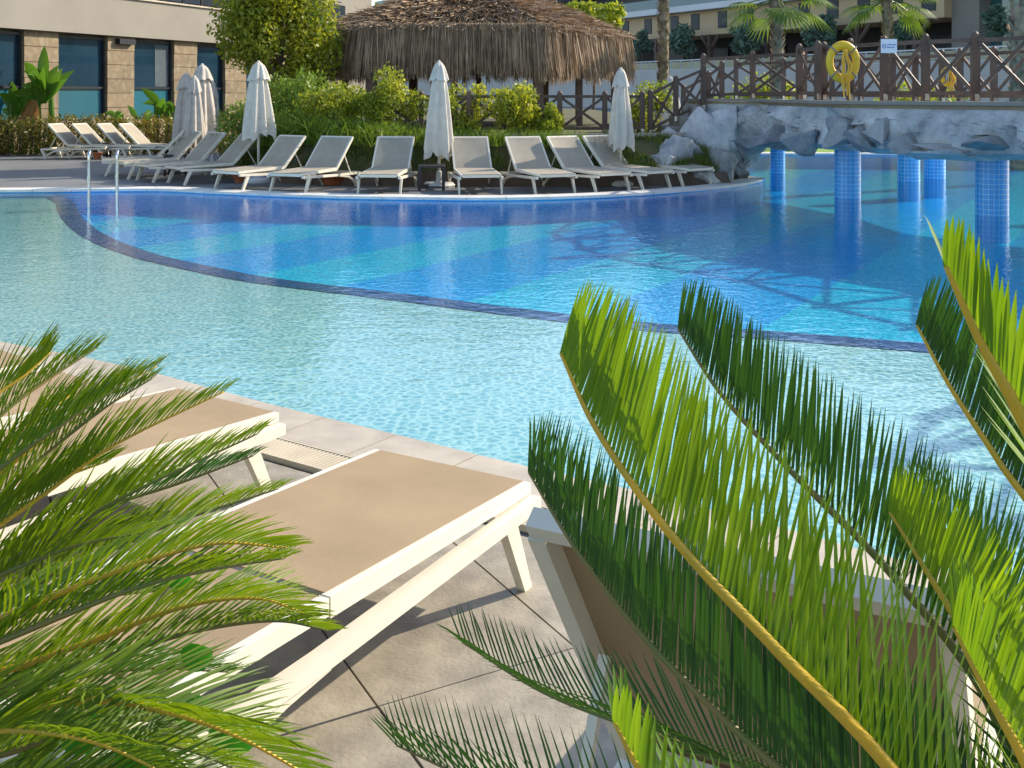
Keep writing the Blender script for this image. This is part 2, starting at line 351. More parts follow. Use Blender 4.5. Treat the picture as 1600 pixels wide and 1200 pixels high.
def crown_lobes(c, r, k, sub=.42):
    out = []
    for i in range(k):
        d = Vector((random.gauss(0, 1), random.gauss(0, 1), random.gauss(0, 1))).normalized()*random.uniform(.45, .8)
        s = sub*random.uniform(.75, 1.3)
        out.append(((c[0]+d.x*r[0], c[1]+d.y*r[1], c[2]+d.z*r[2]), (r[0]*s, r[1]*s, r[2]*s)))
    return out
def tree(name, base, crown_c, crown_r, nleaf, leaf, mat, label, cat='tree', group=None, lobes=16, stems=1, sub=.42, up=.3, aspect=2.0, crown_name='crown', stem_r=.09):
    root = wroot(name, base, label, cat, group); base = Vector(base); cc = Vector(crown_c)
    lb = crown_lobes(crown_c, crown_r, lobes, sub)
    mb = MB()
    if stems == 1:
        mid = base.lerp(cc, .5)+Vector((random.uniform(-.1, .1), random.uniform(-.1, .1), 0))
        mb.tube([base-Vector((0, 0, .1)), mid, cc], [stem_r, stem_r*.8, stem_r*.4], 8)
        for c, r in lb[:9]: mb.tube([mid.lerp(cc, random.uniform(0, .6)), Vector(c)], [stem_r*.4, stem_r*.1], 5)
    else:
        for i in range(stems):
            c = Vector(lb[i % len(lb)][0]); b0 = base+Vector((random.uniform(-.3, .3)*crown_r[0], random.uniform(-.3, .3)*crown_r[1], -.1))
            mb.tube([b0, b0.lerp(c, .5)+Vector((random.uniform(-.1, .1), 0, .1)), c], [stem_r*.35, stem_r*.28, stem_r*.12], 5)
    mb.build('trunk' if stems == 1 else 'stems', M['bark'], root)
    v, f = leaf_cloud(blob_points(nleaf, lb), leaf, up, aspect)
    v[:, 2] = np.maximum(v[:, 2], base.z+.02)
    link(crown_name, fast_mesh(crown_name, v, f, mat), root, -Vector(root.location)); return root

# ================================================================== SETTING
# pool outline (level z = 0), counter-clockwise seen from above is not required
far_edge = [(-420, 301), (-120, 299.5), (60, 298.5), (240, 297), (330, 301), (450, 306), (560, 309), (700, 311), (800, 311), (900, 308.5), (1000, 303.5), (1100, 295.5), (1160, 288.5), (1190, 282)]
fe = [G(x, y) for x, y in far_edge]
tip = [Vector((5.35, 22.3, 0)), Vector((5.1, 23.4, 0)), Vector((5.9, 26.5, 0)), Vector((6.6, 30.4, 0)), Vector((9, 31.0, 0)), Vector((14, 30.2, 0)), Vector((20, 29.2, 0)), Vector((26, 28, 0))]
near = [Vector((26, 2, 0)), Vector((19, 1.0, 0)), Vector((13, .8, 0)), Vector((9, 1.1, 0)), Vector((6, 1.75, 0)), Vector((4.3, 2.4, 0)), Vector((3.1, 2.97, 0)), Vector((2.2, 3.5, 0))]+[G(x, y) for x, y in ((1400, 890), (1200, 835), (1000, 783), (800, 737), (620, 692), (430, 645), (330, 618), (240, 593), (150, 572), (60, 554), (-60, 532), (-300, 492))]
left = [Vector((-16, 12, 0)), Vector((-16, 17, 0))]
outline = cat_curve(fe, 60)+cat_curve(tip, 40)+cat_curve(near, 70)+left
WZ, SZ, DZ = -.03, -.12, -.42
def flat_poly(name, loops, z, mat):
    bm = bmesh.new(); es = []
    for lp in loops:
        vs = [bm.verts.new((p[0], p[1], z)) for p in lp]
        for i in range(len(vs)): es.append(bm.edges.new((vs[i], vs[(i+1) % len(vs)])))
    bmesh.ops.triangle_fill(bm, edges=es, use_beauty=True, normal=(0, 0, 1))
    bm.normal_update()
    for f in bm.faces:
        if f.normal.z < 0: f.normal_flip()
    me = bpy.data.meshes.new(name); bm.to_mesh(me); bm.free(); me.materials.append(mat); return me
def strip(pts, z0, z1, name, mat, off0=0.0, off1=0.0, smooth=False, closed=False):
    """ribbon between two offset copies of a plan polyline"""
    n = len(pts); L, R = [], []
    for i, p in enumerate(pts):
        a, b = pts[max(i-1, 0)], pts[min(i+1, n-1)]; t = (b-a); t.z = 0; t.normalize(); nm = Vector((-t.y, t.x, 0))
        L.append((p.x+nm.x*off0, p.y+nm.y*off0, z0)); R.append((p.x+nm.x*off1, p.y+nm.y*off1, z1))
    fs = [[i, i+1, n+i+1, n+i] for i in range(n-1)]
    return fast_mesh(name, L+R, fs, mat, smooth)
S = 900
o = link('ground', flat_poly('ground', [[(-S, -S), (S, -S), (S, S), (-S, S)], outline], 0, M['deck'])); tag(o, kind='structure')
o = link('water', flat_poly('water', [outline], WZ, M['water'])); tag(o, kind='structure')
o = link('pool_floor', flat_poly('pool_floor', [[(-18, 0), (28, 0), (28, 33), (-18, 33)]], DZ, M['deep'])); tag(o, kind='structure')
o = link('pool_wall', strip(outline+[outline[0]], -.002, DZ-.01, 'pool_wall', M['poolwall'])); tag(o, kind='structure')
# the shallow shelf and its dark band
bpx = [(84, 304), (86, 318), (95, 340), (128, 370), (200, 400), (300, 424), (400, 443), (600, 468), (800, 494), (1000, 517), (1200, 531), (1430, 550), (1620, 566), (1900, 600)]
bnd = [G(x, y, SZ) for x, y in bpx]; bnd[0] = Vector((bnd[0].x, 19.5, SZ))
bc = cat_curve(bnd, 70)+[Vector((12, 4.2, SZ)), Vector((20, 2.5, SZ)), Vector((28, 2.0, SZ))]
shelf = bc+[Vector((28, -.5, 0)), Vector((-20, -.5, 0)), Vector((-20, 20.5, 0)), Vector((bc[0].x, 20.5, 0))]
o = link('shallow_pool_floor', flat_poly('shallow_pool_floor', [shelf], SZ, M['shallow'])); tag(o, kind='structure')
o = link('shelf_edge', strip(bc, SZ, DZ, 'shelf_edge', M['poolwall'], .30, .30)); tag(o, kind='structure')
o = link('shelf_band', strip(bc, SZ+.006, SZ+.006, 'shelf_band', M['band'], 0.0, .30)); tag(o, kind='structure')

# coping stones along the far edge (white) and near edge (beige)
def coping(name, pts, width, seg, mat, z=.03, gap=.006):
    root = empty(name, (0, 0, 0)); tag(root, kind='structure')
    acc = 0; cur = [pts[0]]; k = 0
    segs = []
    for a, b in zip(pts, pts[1:]):
        cur.append(b); acc += (b-a).length
        if acc >= seg: segs.append(cur); cur = [b]; acc = 0
    if len(cur) > 1: segs.append(cur)
    for sg in segs:
        n = len(sg); L, R = [], []
        for i, p in enumerate(sg):
            a, b = sg[max(i-1, 0)], sg[min(i+1, n-1)]; t = (b-a); t.z = 0; t.normalize(); nm = Vector((-t.y, t.x, 0))
            q = p+t*(gap if i == 0 else (-gap if i == n-1 else 0))
            L.append(q-nm*.03); R.append(q+nm*width)
        vs = [(p.x, p.y, z) for p in L]+[(p.x, p.y, z) for p in R]+[(p.x, p.y, -.015) for p in L]+[(p.x, p.y, .001) for p in R]
        fs = []
        for i in range(n-1):
            fs += [[i, i+1, n+i+1, n+i], [2*n+i, 2*n+i+1, i+1, i], [n+i, n+i+1, 3*n+i+1, 3*n+i]]
        fs += [[0, n, 3*n, 2*n], [n-1, 2*n+n-1, 3*n+n-1, n+n-1]]
        link('coping_stone', fast_mesh('coping_stone', vs, fs, mat), root)
    return root
coping('far_pool_coping', [p.copy() for p in cat_curve(fe, 120)], .42, .62, M['whitecoping'])
coping('far_end_coping', [p.copy() for p in cat_curve(tip[2:], 60)], .45, 1.2, M['whitecoping'])
nedge = cat_curve(near, 240)
nvis = [p for p in nedge if -6 < p.x < 5.5]
coping('near_pool_coping', nvis, .34, .5, M['coping'])
o = link('pool_edge_tile', strip(nvis, .012, .004, 'pool_edge_tile', M['band'], -.028, -.085)); tag(o, kind='structure')
o = link('pool_edge_face', strip(nvis, .004, -.05, 'pool_edge_face', M['band'], -.085, -.086)); tag(o, kind='structure')
# drain grating behind the near coping: slats across the channel
def offset_pts(pts, d):
    out = []
    for i, p in enumerate(pts):
        a, b = pts[max(i-1, 0)], pts[min(i+1, len(pts)-1)]; t = (b-a); t.z = 0; t.normalize(); out.append(p+Vector((-t.y, t.x, 0))*d)
    return out
g0 = offset_pts(nvis, .36); mb = MB(); acc = 0
for a, b in zip(g0, g0[1:]):
    t = (b-a); L = t.length; t.normalize(); nm = Vector((-t.y, t.x, 0)); s = -acc
    while s < L:
        if s >= 0:
            p = a+t*s; mb.bar(p+Vector((0, 0, .022)), p+nm*.2+Vector((0, 0, .022)), .016, .02)
        s += .026
    acc = (L-(s-.026))
for d in (.0, .2): 
    q = offset_pts(g0, d)
    for a, b in zip(q, q[1:]): mb.bar(a+Vector((0, 0, .02)), b+Vector((0, 0, .02)), .012, .03)
o = mb.build('drain_grating', M['grating']); tag(o, kind='structure')
# stone tiles of the near deck
tu, tv = Vector((.876, .482, 0)), Vector((.482, -.876, 0)); TW, TL = .68, 1.15
deck_root = empty('near_deck_paving'); tag(deck_root, kind='structure')
edge2 = [p for p in offset_pts(nvis, .59)]
def inside_deck(p):
    best = None
    for a, b in zip(edge2, edge2[1:]):
        ab = b-a; k = max(0, min(1, (p-a).dot(ab)/max(ab.dot(ab), 1e-9))); q = a+ab*k; d = (p-q).length
        if best is None or d < best[0]: best = (d, ab.x*(p.y-a.y)-ab.y*(p.x-a.x))
    return best[1] > 0
p0 = Vector((-.147, 4.04, 0))-tv*.42
for i in range(-9, 6):
    for j in range(-7, 7):
        c = p0+tu*(TW*(i+.5))+tv*(TL*(j+.5))
        if not (-6 < c.x < 3 and .2 < c.y < 9): continue
        poly = [c+tu*sx*(TW/2-.004)+tv*sy*(TL/2-.004) for sx, sy in ((-1, -1), (1, -1), (1, 1), (-1, 1))]
        ins = [inside_deck(p) for p in poly]
        if not any(ins): continue
        if not all(ins):     # cut the tile along the grating
            dense = []
            for a, b in zip(poly, poly[1:]+poly[:1]):
                for k in range(24): dense.append(a.lerp(b, k/24))
            poly = [p for p in dense if inside_deck(p)]
            if len(poly) < 4: continue
        mbt = MB(); zz = .014+random.uniform(-.0015, .0015); mbt.prism([(p.x, p.y) for p in poly], .001, zz)
        mbt.build('floor_tile', M['tile'], deck_root)
# lawn beyond the pool, terrace and its bank behind the far deck
lw = [Vector((5.2, 32.0, 0)), Vector((60, 29, 0)), Vector((90, 60, 0)), Vector((0, 75, 0)), Vector((-12, 40, 0))]
o = link('lawn', flat_poly('lawn', [[(6.2, 31.6), (12, 31.2), (30, 28.8), (70, 45), (40, 70), (0, 75), (3, 40)]], .012, M['lawn'])); tag(o, kind='structure')
TY = [(-6.5, 27.0), (-5.6, 23.2), (-4.0, 21.8), (-1.5, 21.25), (1.0, 21.25), (3.2, 21.6), (4.1, 22.3)]   # terrace edge (plan)
FY = [(-7.2, 27.0), (-6.3, 22.9), (-4.3, 21.0), (-1.6, 20.45), (1.0, 20.45), (3.3, 20.6), (4.3, 20.9)]  # foot of the bank
te = cat_curve([Vector((a, b, 0)) for a, b in TY], 40); ft = cat_curve([Vector((a, b, 0)) for a, b in FY], 40)
TZ = .93
n = len(te); vs = []; fs = []
K = 6
for k in range(K+1):
    u = k/K
    for a, b in zip(ft, te):
        p = a.lerp(b, u); vs.append((p.x, p.y, .22+(TZ-.22)*(u**.8)+.04*noise.noise((p.x*2, p.y*2, 0))*(0 < k < K)))
for k in range(K):
    for i in range(n-1): fs.append([k*n+i, k*n+i+1, (k+1)*n+i+1, (k+1)*n+i])
o = link('grass_bank', fast_mesh('grass_bank', vs, fs, M['bank'], True)); tag(o, kind='structure')
o = link('garden_terrace', flat_poly('garden_terrace', [[(p.x, p.y) for p in te]+[(5.2, 30), (4, 60), (-8, 60), (-7.2, 30)]], TZ-.01, M['bank'])); tag(o, kind='structure')
mb = MB()
for a, b in zip(ft, ft[1:]): mb.bar(a+Vector((0, -.06, .11)), b+Vector((0, -.06, .11)), .12, .26)
o = mb.build('garden_kerb', std('brown_kerb', (.13, .09, .07), (.10, .07, .05), 4, .8)); tag(o, kind='structure')
mb = MB()
for a, b in zip(te, te[1:]): mb.bar(a+Vector((0, 0, TZ+.02)), b+Vector((0, 0, TZ+.02)), .1, .07)
o = mb.build('terrace_edging', M['coping']); tag(o, kind='structure')
# grass blades on the bank
ng = 15000; ii = rng.integers(0, n-1, ng); uu = rng.random(ng); tt = rng.random(ng)
A = np.array([list(p) for p in ft]); B = np.array([list(p) for p in te])
pa = A[ii]*(1-tt[:, None])+A[ii+1]*tt[:, None]; pb = B[ii]*(1-tt[:, None])+B[ii+1]*tt[:, None]
c0 = pa*(1-uu[:, None])+pb*uu[:, None]; c0[:, 2] = .20+(TZ-.22)*(uu**.8)
pat = np.array([noise.noise((a_*1.6, b_*2.2, 4)) for a_, b_ in c0[:, :2]]); c0[:, 2] -= np.where(pat < -.12, .3, 0)
h = (.06+.20*rng.random(ng))*(1+1.1*pat); ang = rng.random(ng)*2*PI; lean = rng.normal(size=(ng, 2))*.07
wd = np.stack([np.cos(ang), np.sin(ang), np.zeros(ng)], 1)*.012
top = c0+np.stack([lean[:, 0], lean[:, 1]-.0, h*.8], 1)
v = np.stack([c0-wd, c0+wd, top], 1).reshape(-1, 3); f = np.arange(3*ng).reshape(ng, 3)
o = link('bank_grass', fast_mesh('bank_grass', v, f, M['grass'])); tag(o, 'rough green grass covering the bank behind the loungers', 'grass', kind='stuff')

# ================================================================== LEFT BUILDING
wd_ = Vector((.35, .937, 0)); W0 = Vector((-13.7, 33.75, 0)); wn = Vector((.937, -.35, 0)); wrz = math.atan2(wd_.y, wd_.x)
def ws(px):
    k = (px-800)/F; return (k*33.75+13.7)/(.35-.937*k)
lb = wroot('poolside_building', (-13.7, 33.75, 0), 'low cream rendered building with sandstone piers and teal lower windows behind hedge', 'building')
def wbox(s0, s1, z0, z1, d0, d1):      # along the wall, height, out of the wall plane
    c = W0+wd_*((s0+s1)/2)+wn*((d0+d1)/2); c.z = (z0+z1)/2
    return MB().box(c, (abs(s1-s0), abs(d1-d0), z1-z0), wrz)
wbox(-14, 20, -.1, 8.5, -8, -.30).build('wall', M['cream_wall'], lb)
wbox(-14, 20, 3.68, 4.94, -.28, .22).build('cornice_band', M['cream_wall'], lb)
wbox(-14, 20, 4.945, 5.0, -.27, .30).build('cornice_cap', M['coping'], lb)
wins = [(-75, 38), (92, 168), (210, 272), (308, 352), (385, 420)]
for a, b in wins:
    s0, s1 = ws(a), ws(b)
    wf = MB()
    for q in (wbox(s0, s0+.07, .9, 3.6, -.26, -.12), wbox(s1-.07, s1, .9, 3.6, -.26, -.12), wbox(s0+.071, s1-.071, 3.53, 3.6, -.26, -.12), wbox(s0+.071, s1-.071, 1.93, 2.0, -.26, -.12), wbox(s0+.071, s1-.071, .9, .97, -.26, -.12)):
        wf.add(q.v, q.f)
    fr = wf.build('window', M['frame'], lb)
    wbox(s0+.07, s1-.07, 2.0, 3.53, -.24, -.2).build('glass_pane', M['glass_dark'], fr)
    wbox(s0+.07, s1-.07, .97, 1.93, -.24, -.2).build('frosted_pane', M['glass_teal'], fr)
    cu = MB()
    for k in range(14):
        t = s0+.15+(s1-s0)*(.55+.35*k/14); q = wbox(t, t+.03, 2.02, 3.5, -.195, -.19)
        cu.add(q.v, q.f)
    if 180 < a < 300: cu.build('sheer_curtain', std('sheer_curtain', (.12, .16, .18), (.09, .12, .14), 4, .8), fr)
edges = [-300]+[p for ab in wins for p in ab]+[470]
for k in range(0, len(edges), 2):
    s0, s1 = ws(edges[k]), ws(edges[k+1]); H = 3.68; nz = 8; ch = (H+.1)/nz
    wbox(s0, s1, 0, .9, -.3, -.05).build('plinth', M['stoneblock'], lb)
    for j in range(nz):
        z0 = -.1+j*ch; cuts = [s0, s1]
        if (j+k) % 3 == 0 and s1-s0 > .9: cuts = [s0, s0+(s1-s0)*random.choice((.3, .45, .6)), s1]
        for a, b in zip(cuts, cuts[1:]):
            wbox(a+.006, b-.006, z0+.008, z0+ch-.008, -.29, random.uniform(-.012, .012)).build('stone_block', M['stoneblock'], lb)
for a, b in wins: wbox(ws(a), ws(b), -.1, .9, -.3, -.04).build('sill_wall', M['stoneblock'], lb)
wbox(ws(180), ws(205), 3.42, 3.60, .02, .2).build('wall_speaker', M['frame'], lb)
# glass balustrade on the roof
gb = wroot('roof_balustrade', tuple(W0+Vector((0, 0, 5.0))), 'glass balustrade with steel posts on the cream building roof', 'balustrade')
k = 0; s = -6.0
while s < 16:
    wbox(s, s+.04, 5.0, 5.95, .1, .14).build('post', M['steel'], gb)
    wbox(s+.08, s+1.0, 5.06, 5.85, .112, .124).build('glass_panel', M['hotel_glass'], gb); s += 1.08
wbox(-6, 16.2, 5.95, 6.0, .09, .15).build('handrail', M['steel'], gb)
s = -5
while s < 15:
    wbox(s, s+1.6, 5.1, 7.6, -.30, -.27).build('upper_window', M['glass_dark'], lb); s += 2.1

# ================================================================== HOTEL (right and far)
hd = Vector((.478, -.878, 0)); H0 = Vector((20, 110, 0)); hn = Vector((-.878, -.478, 0)); hrz = math.atan2(hd.y, hd.x)
def hbox(s0, s1, z0, z1, d0, d1):
    c = H0+hd*((s0+s1)/2)+hn*((d0+d1)/2); c.z = (z0+z1)/2
    return MB().box(c, (abs(s1-s0), abs(d1-d0), z1-z0), hrz)
def hs(px, d=0.0):
    k = (px-800)/F; o = H0+hn*d; return (k*o.y-o.x)/(hd.x-k*hd.y)
ht = wroot('hotel', (20, 110, 0), 'large beige hotel with dark arcade and teal glass balconies beyond the bridge', 'building')
hbox(-110, 62, -.1, 4.3, -9, 0).build('terrace_wall', M['hotel_grey'], ht)
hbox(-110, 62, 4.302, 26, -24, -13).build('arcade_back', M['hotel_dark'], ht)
e1 = hs(1475, -7)
hbox(-110, e1, 8.4, 11.2, -20, -7).build('upper_wall', M['hotel_beige'], ht)
hbox(-110, e1+8, 11.21, 11.9, -20, -5.8).build('balcony_slab', M['hotel_white'], ht)
for k in range(3):
    z = 11.9+k*3.4
    hbox(-110, e1+6, z+.02, z+1.15, -6.2, -6.1).build('balcony_glass', M['glass_teal'], ht)
    hbox(-110, e1+4, z+.02, z+3.0, -19, -10).build('balcony_windows', M['hotel_glass'], ht)
    hbox(-110, e1+8, z+3.0, z+3.38, -20, -5.8).build('balcony_slab', M['hotel_white'], ht)
hbox(hs(1487, -8), hs(1530, -8), 4.305, 13, -15, -8).build('stone_pier', M['cream_wall'], ht)
hbox(hs(1530, -8)+.01, 62, 4.305, 13, -15, -9.5).build('side_glass', M['glass_rail'], ht)
hbox(hs(1598, -8), 62, 9.2, 13, -15, -8).build('side_wall', M['hotel_beige'], ht)
for px in (972, 1007, 1048, 1080, 1122, 1162, 1204, 1248, 1292, 1340, 1390, 1440):
    a = hs(px, -7)
    wn_ = hbox(a, a+1.55, 9.05, 10.95, -7.2, -6.95).build('window', M['frame'], ht)
    hbox(a+.08, a+1.47, 9.13, 10.87, -7.0, -6.93).build('pane', M['hotel_glass'], wn_)
for px in (985, 1022, 1105, 1195, 1335, 1425):
    a = hs(px, -6.5); b = hbox(a, a+.45, 4.305, 8.39, -7.0, -6.5).build('arcade_column', M['wood'], ht)
    c0_ = H0+hd*(a+.22)+hn*(-6.75); mbr = MB()
    for sg in (-1, 1): mbr.bar(c0_+Vector((0, 0, 6.6)), c0_+hd*(sg*1.5)+Vector((0, 0, 8.3)), .3, .3)
    mbr.build('bracket', M['wood'], b)
for px, d in ((998, -8), (1062, -8), (1145, -8), (1232, -8), (1320, -8), (1400, -8)):
    a = hs(px, d); hbox(a, a+3.2, 4.31, 7.2, -12.9, -12.7).build('arcade_window', M['hotel_glass'], ht)
hr = wroot('terrace_balustrade', (20, 110, 4.3), 'long white terrace balustrade with glass panels in front of hotel arcade', 'balustrade')
s = -60
while s < 62:
    hbox(s, s+.09, 4.3, 5.25, -.5, -.41).build('post', M['hotel_white'], hr)
    hbox(s+.1, s+1.75, 4.38, 5.15, -.47, -.44).build('glass_panel', M['glass_rail'], hr); s += 1.85
hbox(-60, 62, 5.25, 5.36, -.52, -.39).build('handrail', M['hotel_white'], hr)
hbox(-60, 62, 4.301, 4.36, -.52, -.39).build('base_rail', M['hotel_white'], hr)
for px, y0, y1, wpx, lab in ((1005, 48, 92, 34, 'grey green olive shrub beside the thatched roof on hotel terrace'), (1068, 36, 88, 50, 'round grey green olive shrub just beyond the tall palm trunk'), (1160, 34, 84, 62, 'wide grey green olive shrub between two palms on hotel terrace'),
                            (1276, 24, 78, 56, 'tall grey green olive shrub behind the lifebuoy on hotel terrace'), (1415, 20, 70, 44, 'dark olive shrub behind the white sign on hotel terrace'), (1558, 8, 60, 60, 'large olive shrub in front of side glass of hotel')):
    a = hs(px, -4); c = H0+hd*a+hn*(-4); sca = c.y/F
    zc = CH-((y0+y1)/2-HZ)*sca; rz_ = (y1-y0)/2*sca; rx = wpx/2*sca
    tree('olive_shrub', (c.x, c.y, 4.3), (c.x, c.y, zc), (rx, rx, rz_), 1500, .45, M['leaf_olive'], lab, 'shrub', 'olive shrubs on the hotel terrace', lobes=12, stem_r=.12)

# ================================================================== ROCK BRIDGE
path = cat_curve([Vector(p+(0,)) for p in ((3.75, 22.9), (4.4, 22.45), (5.05, 21.9), (5.15, 20.2), (5.22, 18.4), (5.36, 17.0), (5.7, 16.2), (6.1, 15.6), (6.6, 14.95), (7.25, 14.1), (8.0, 13.1), (8.5, 11.9), (8.45, 10.7), (7.8, 9.6), (6.9, 8.7), (6.1, 7.9), (6.0, 6.9), (6.8, 6.1), (8.2, 5.7))], 280)
BT = 1.62
br = wroot('rock_bridge', (5.5, 18, 0), 'artificial grey rock footbridge on blue mosaic columns across the pool', 'bridge')
def pathn(pts, i):
    a, b = pts[max(i-1, 0)], pts[min(i+1, len(pts)-1)]; t = (b-a).normalized(); return Vector((t.y, -t.x, 0))*1.0
def facet(p, s):                     # angular rock relief
    d, pts = noise.voronoi(Vector(p)*s)
    return d[1]-d[0], d[0]
def crag_relief(q, s, amp, slope):
    d, pts = noise.voronoi(q*s); f = pts[0]; rs_ = random.Random(int(f.x*7919)+int(f.y*6151)*31+int(f.z*4241)*17)
    nrm_ = Vector((rs_.uniform(-1, 1), rs_.uniform(-1, 1), rs_.uniform(-1, 1)))
    return amp*rs_.uniform(-1, 1)+slope*(q-f/s).dot(nrm_)
acc = [0]
for a, b in zip(path, path[1:]): acc.append(acc[-1]+(b-a).length)
NV = 34; vs = []; fs = []; U = []
for i, p in enumerate(path):
    nm = pathn(path, i)
    nm = -nm if nm.dot(Vector((-1, -.8, 0))) < 0 else nm
    u = acc[i]; U.append(u)
    k = max(0, min(1, (u-1.2)/.9)); ab = 1-k*k*(3-2*k)      # 1 in the abutment, 0 on the span
    zb = (.84+.06*noise.noise((u*1.3, 3, 0)))*(1-ab)+(-.02)*ab
    for j in range(NV+1):
        v = j/NV; z = BT-.06+(zb-(BT-.06))*v; q = Vector((p.x, p.y, z))
        e, c = facet(q+Vector((3, 1, 7)), .85); e2, c2 = facet(q, 2.3)
        wob = Vector((noise.noise(q*2.1), noise.noise(q*2.1+Vector((9, 0, 0))), noise.noise(q*2.1+Vector((0, 9, 0)))))*.12
        dsp = .12+(crag_relief(q+wob, .9, .06, .42)+crag_relief(q+wob, 2.4, .02, .22))*min(1, v*3.5)+.04*noise.noise(q*5)*min(1, v*4)+.20*math.sin(PI*min(1, v*1.05))*(.55-.3*ab)
        if v > .86: dsp -= (v-.86)*2.2*(1-ab)
        vs.append(tuple(q+nm*dsp))
m_ = NV+1
for i in range(len(path)-1):
    for j in range(NV): fs.append([i*m_+j, i*m_+j+1, (i+1)*m_+j+1, (i+1)*m_+j])
MB_ = MB(); MB_.v = vs; MB_.f = fs
MB_.build('rock_face', M['rock'], br)
BW = 3.0
back = []
for i, p in enumerate(path):
    nm = pathn(path, i); nm = -nm if nm.dot(Vector((-1, -.8, 0))) < 0 else nm
    back.append(p-nm*BW)
# smooth the inner line a little and keep it behind
back = [sum((back[max(0, min(len(back)-1, i+k))] for k in range(-24, 25)), Vector((0, 0, 0)))/49 for i in range(len(back))]
def ribbon(a, b, z0, z1, name, mat, parent):
    n = len(a); vs = [(p.x, p.y, z1) for p in a]+[(p.x, p.y, z1) for p in b]+[(p.x, p.y, z0) for p in a]+[(p.x, p.y, z0) for p in b]; fs = []
    for i in range(n-1):
        fs += [[i, i+1, n+i+1, n+i], [2*n+i, 3*n+i, 3*n+i+1, 2*n+i+1], [i, 2*n+i, 2*n+i+1, i+1], [n+i, n+i+1, 3*n+i+1, 3*n+i]]
    fs += [[0, n, 3*n, 2*n], [n-1, 3*n-1, 4*n-1, 2*n-1]]
    q = MB(); q.v = vs; q.f = fs; return q.build(name, mat, parent)
span = [i for i in range(len(path)) if acc[i] > 1.6]
ribbon([path[i].lerp(back[i], .06) for i in span], [back[i] for i in span], .95, BT-.07, 'bridge_slab', M['hotel_grey'], br)
ribbon([path[i] for i in range(len(path))], [back[i] for i in range(len(path))], BT-.06, BT-.005, 'bridge_paving', M['coping'], br)
# coping lip of the bridge, its front 16 cm proud of the path line
lip_a = []; 
for i, p in enumerate(path):
    nm = pathn(path, i); nm = -nm if nm.dot(Vector((-1, -.8, 0))) < 0 else nm
    lip_a.append(p+nm*.16)
ribbon(lip_a, [p.lerp(back[i], .08) for i, p in enumerate(path)], BT, BT+.055, 'bridge_edging', M['cream_wall'], br)
# columns
def column(x, y, r, mat=M['column']):
    n = 28; z0, z1 = DZ-.02, 1.0; vs = []; 
    for zz in (z0, z1):
        for k in range(n+1): a = 2*PI*k/n; vs.append((x+r*math.cos(a), y+r*math.sin(a), zz))
    fs = [[k, k+1, n+1+k+1, n+1+k] for k in range(n)]
    me = fast_mesh('column', vs, fs, mat, True); uv = me.uv_layers.new()
    for pl in me.polygons:
        for li, vi in zip(pl.loop_indices, pl.vertices):
            k = vi % (n+1); uv.data[li].uv = (k/n*round(2*PI*r/.075)*.075, me.vertices[vi].co.z)
    return link('column', me, br, -Vector(br.location))
for x, y, r in ((5.85, 18.4, .225), (7.16, 15.75, .235), (8.19, 21.8, .225), (9.0, 22.5, .225), (6.04, 24.0, .165), (9.6, 11.6, .235), (10.6, 18.6, .225)): column(x, y, r)
# boulders and stairs of the abutment
def boulder(c, r, seed, name='boulder', parent=br, mat='rock', npts=16):
    rs_ = random.Random(seed*101); bm = bmesh.new()
    for k in range(npts):
        d = Vector((rs_.gauss(0, 1), rs_.gauss(0, 1), rs_.gauss(0, 1))).normalized()*rs_.uniform(.9, 1.1); bm.verts.new((d.x*r[0], d.y*r[1], d.z*r[2]))
    bmesh.ops.convex_hull(bm, input=bm.verts[:]); bmesh.ops.delete(bm, geom=[v for v in bm.verts if not v.link_faces], context='VERTS')
    bmesh.ops.subdivide_edges(bm, edges=bm.edges[:], cuts=5, use_grid_fill=True)
    bmesh.ops.triangulate(bm, faces=bm.faces[:])
    for v in bm.verts:
        p = v.co.copy(); q = p+Vector(c); k = .05*noise.noise(q*3)+.03*noise.noise(q*8)+crag_relief(q, 2.2, .012, .10)
        v.co = q+p.normalized()*k
    me = bpy.data.meshes.new(name); bm.to_mesh(me); bm.free(); me.materials.append(M[mat])
    return link(name, me, parent, -Vector(parent.location))
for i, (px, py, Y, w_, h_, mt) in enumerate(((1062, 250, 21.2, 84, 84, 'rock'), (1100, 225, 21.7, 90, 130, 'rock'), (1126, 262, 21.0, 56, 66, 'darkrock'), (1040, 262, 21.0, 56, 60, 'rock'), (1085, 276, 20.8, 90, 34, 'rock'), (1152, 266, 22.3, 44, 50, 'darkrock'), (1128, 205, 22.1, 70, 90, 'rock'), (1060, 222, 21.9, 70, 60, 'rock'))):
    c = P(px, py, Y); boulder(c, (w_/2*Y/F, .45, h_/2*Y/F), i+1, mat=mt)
# dark angular rocks hung under the bridge edge
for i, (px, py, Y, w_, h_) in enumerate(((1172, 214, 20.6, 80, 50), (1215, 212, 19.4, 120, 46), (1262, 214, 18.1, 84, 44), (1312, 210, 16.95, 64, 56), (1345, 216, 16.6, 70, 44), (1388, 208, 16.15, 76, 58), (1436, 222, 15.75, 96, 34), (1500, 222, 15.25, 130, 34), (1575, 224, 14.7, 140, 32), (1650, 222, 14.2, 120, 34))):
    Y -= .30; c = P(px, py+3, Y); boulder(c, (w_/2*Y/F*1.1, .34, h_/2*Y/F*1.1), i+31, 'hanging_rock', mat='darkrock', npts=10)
for i, (px0, px1, ytop) in enumerate(((1082, 1100, 166), (1062, 1084, 182), (1042, 1064, 198), (1022, 1044, 212))):
    a = P(px0, ytop, 22.2); b = P(px1, ytop, 22.2)
    q = MB().box(((a.x+b.x)/2, 22.9, a.z/2), (b.x-a.x-.004, 1.6, a.z), 0, .015); q.build('stair_step', M['cream_wall'], br)

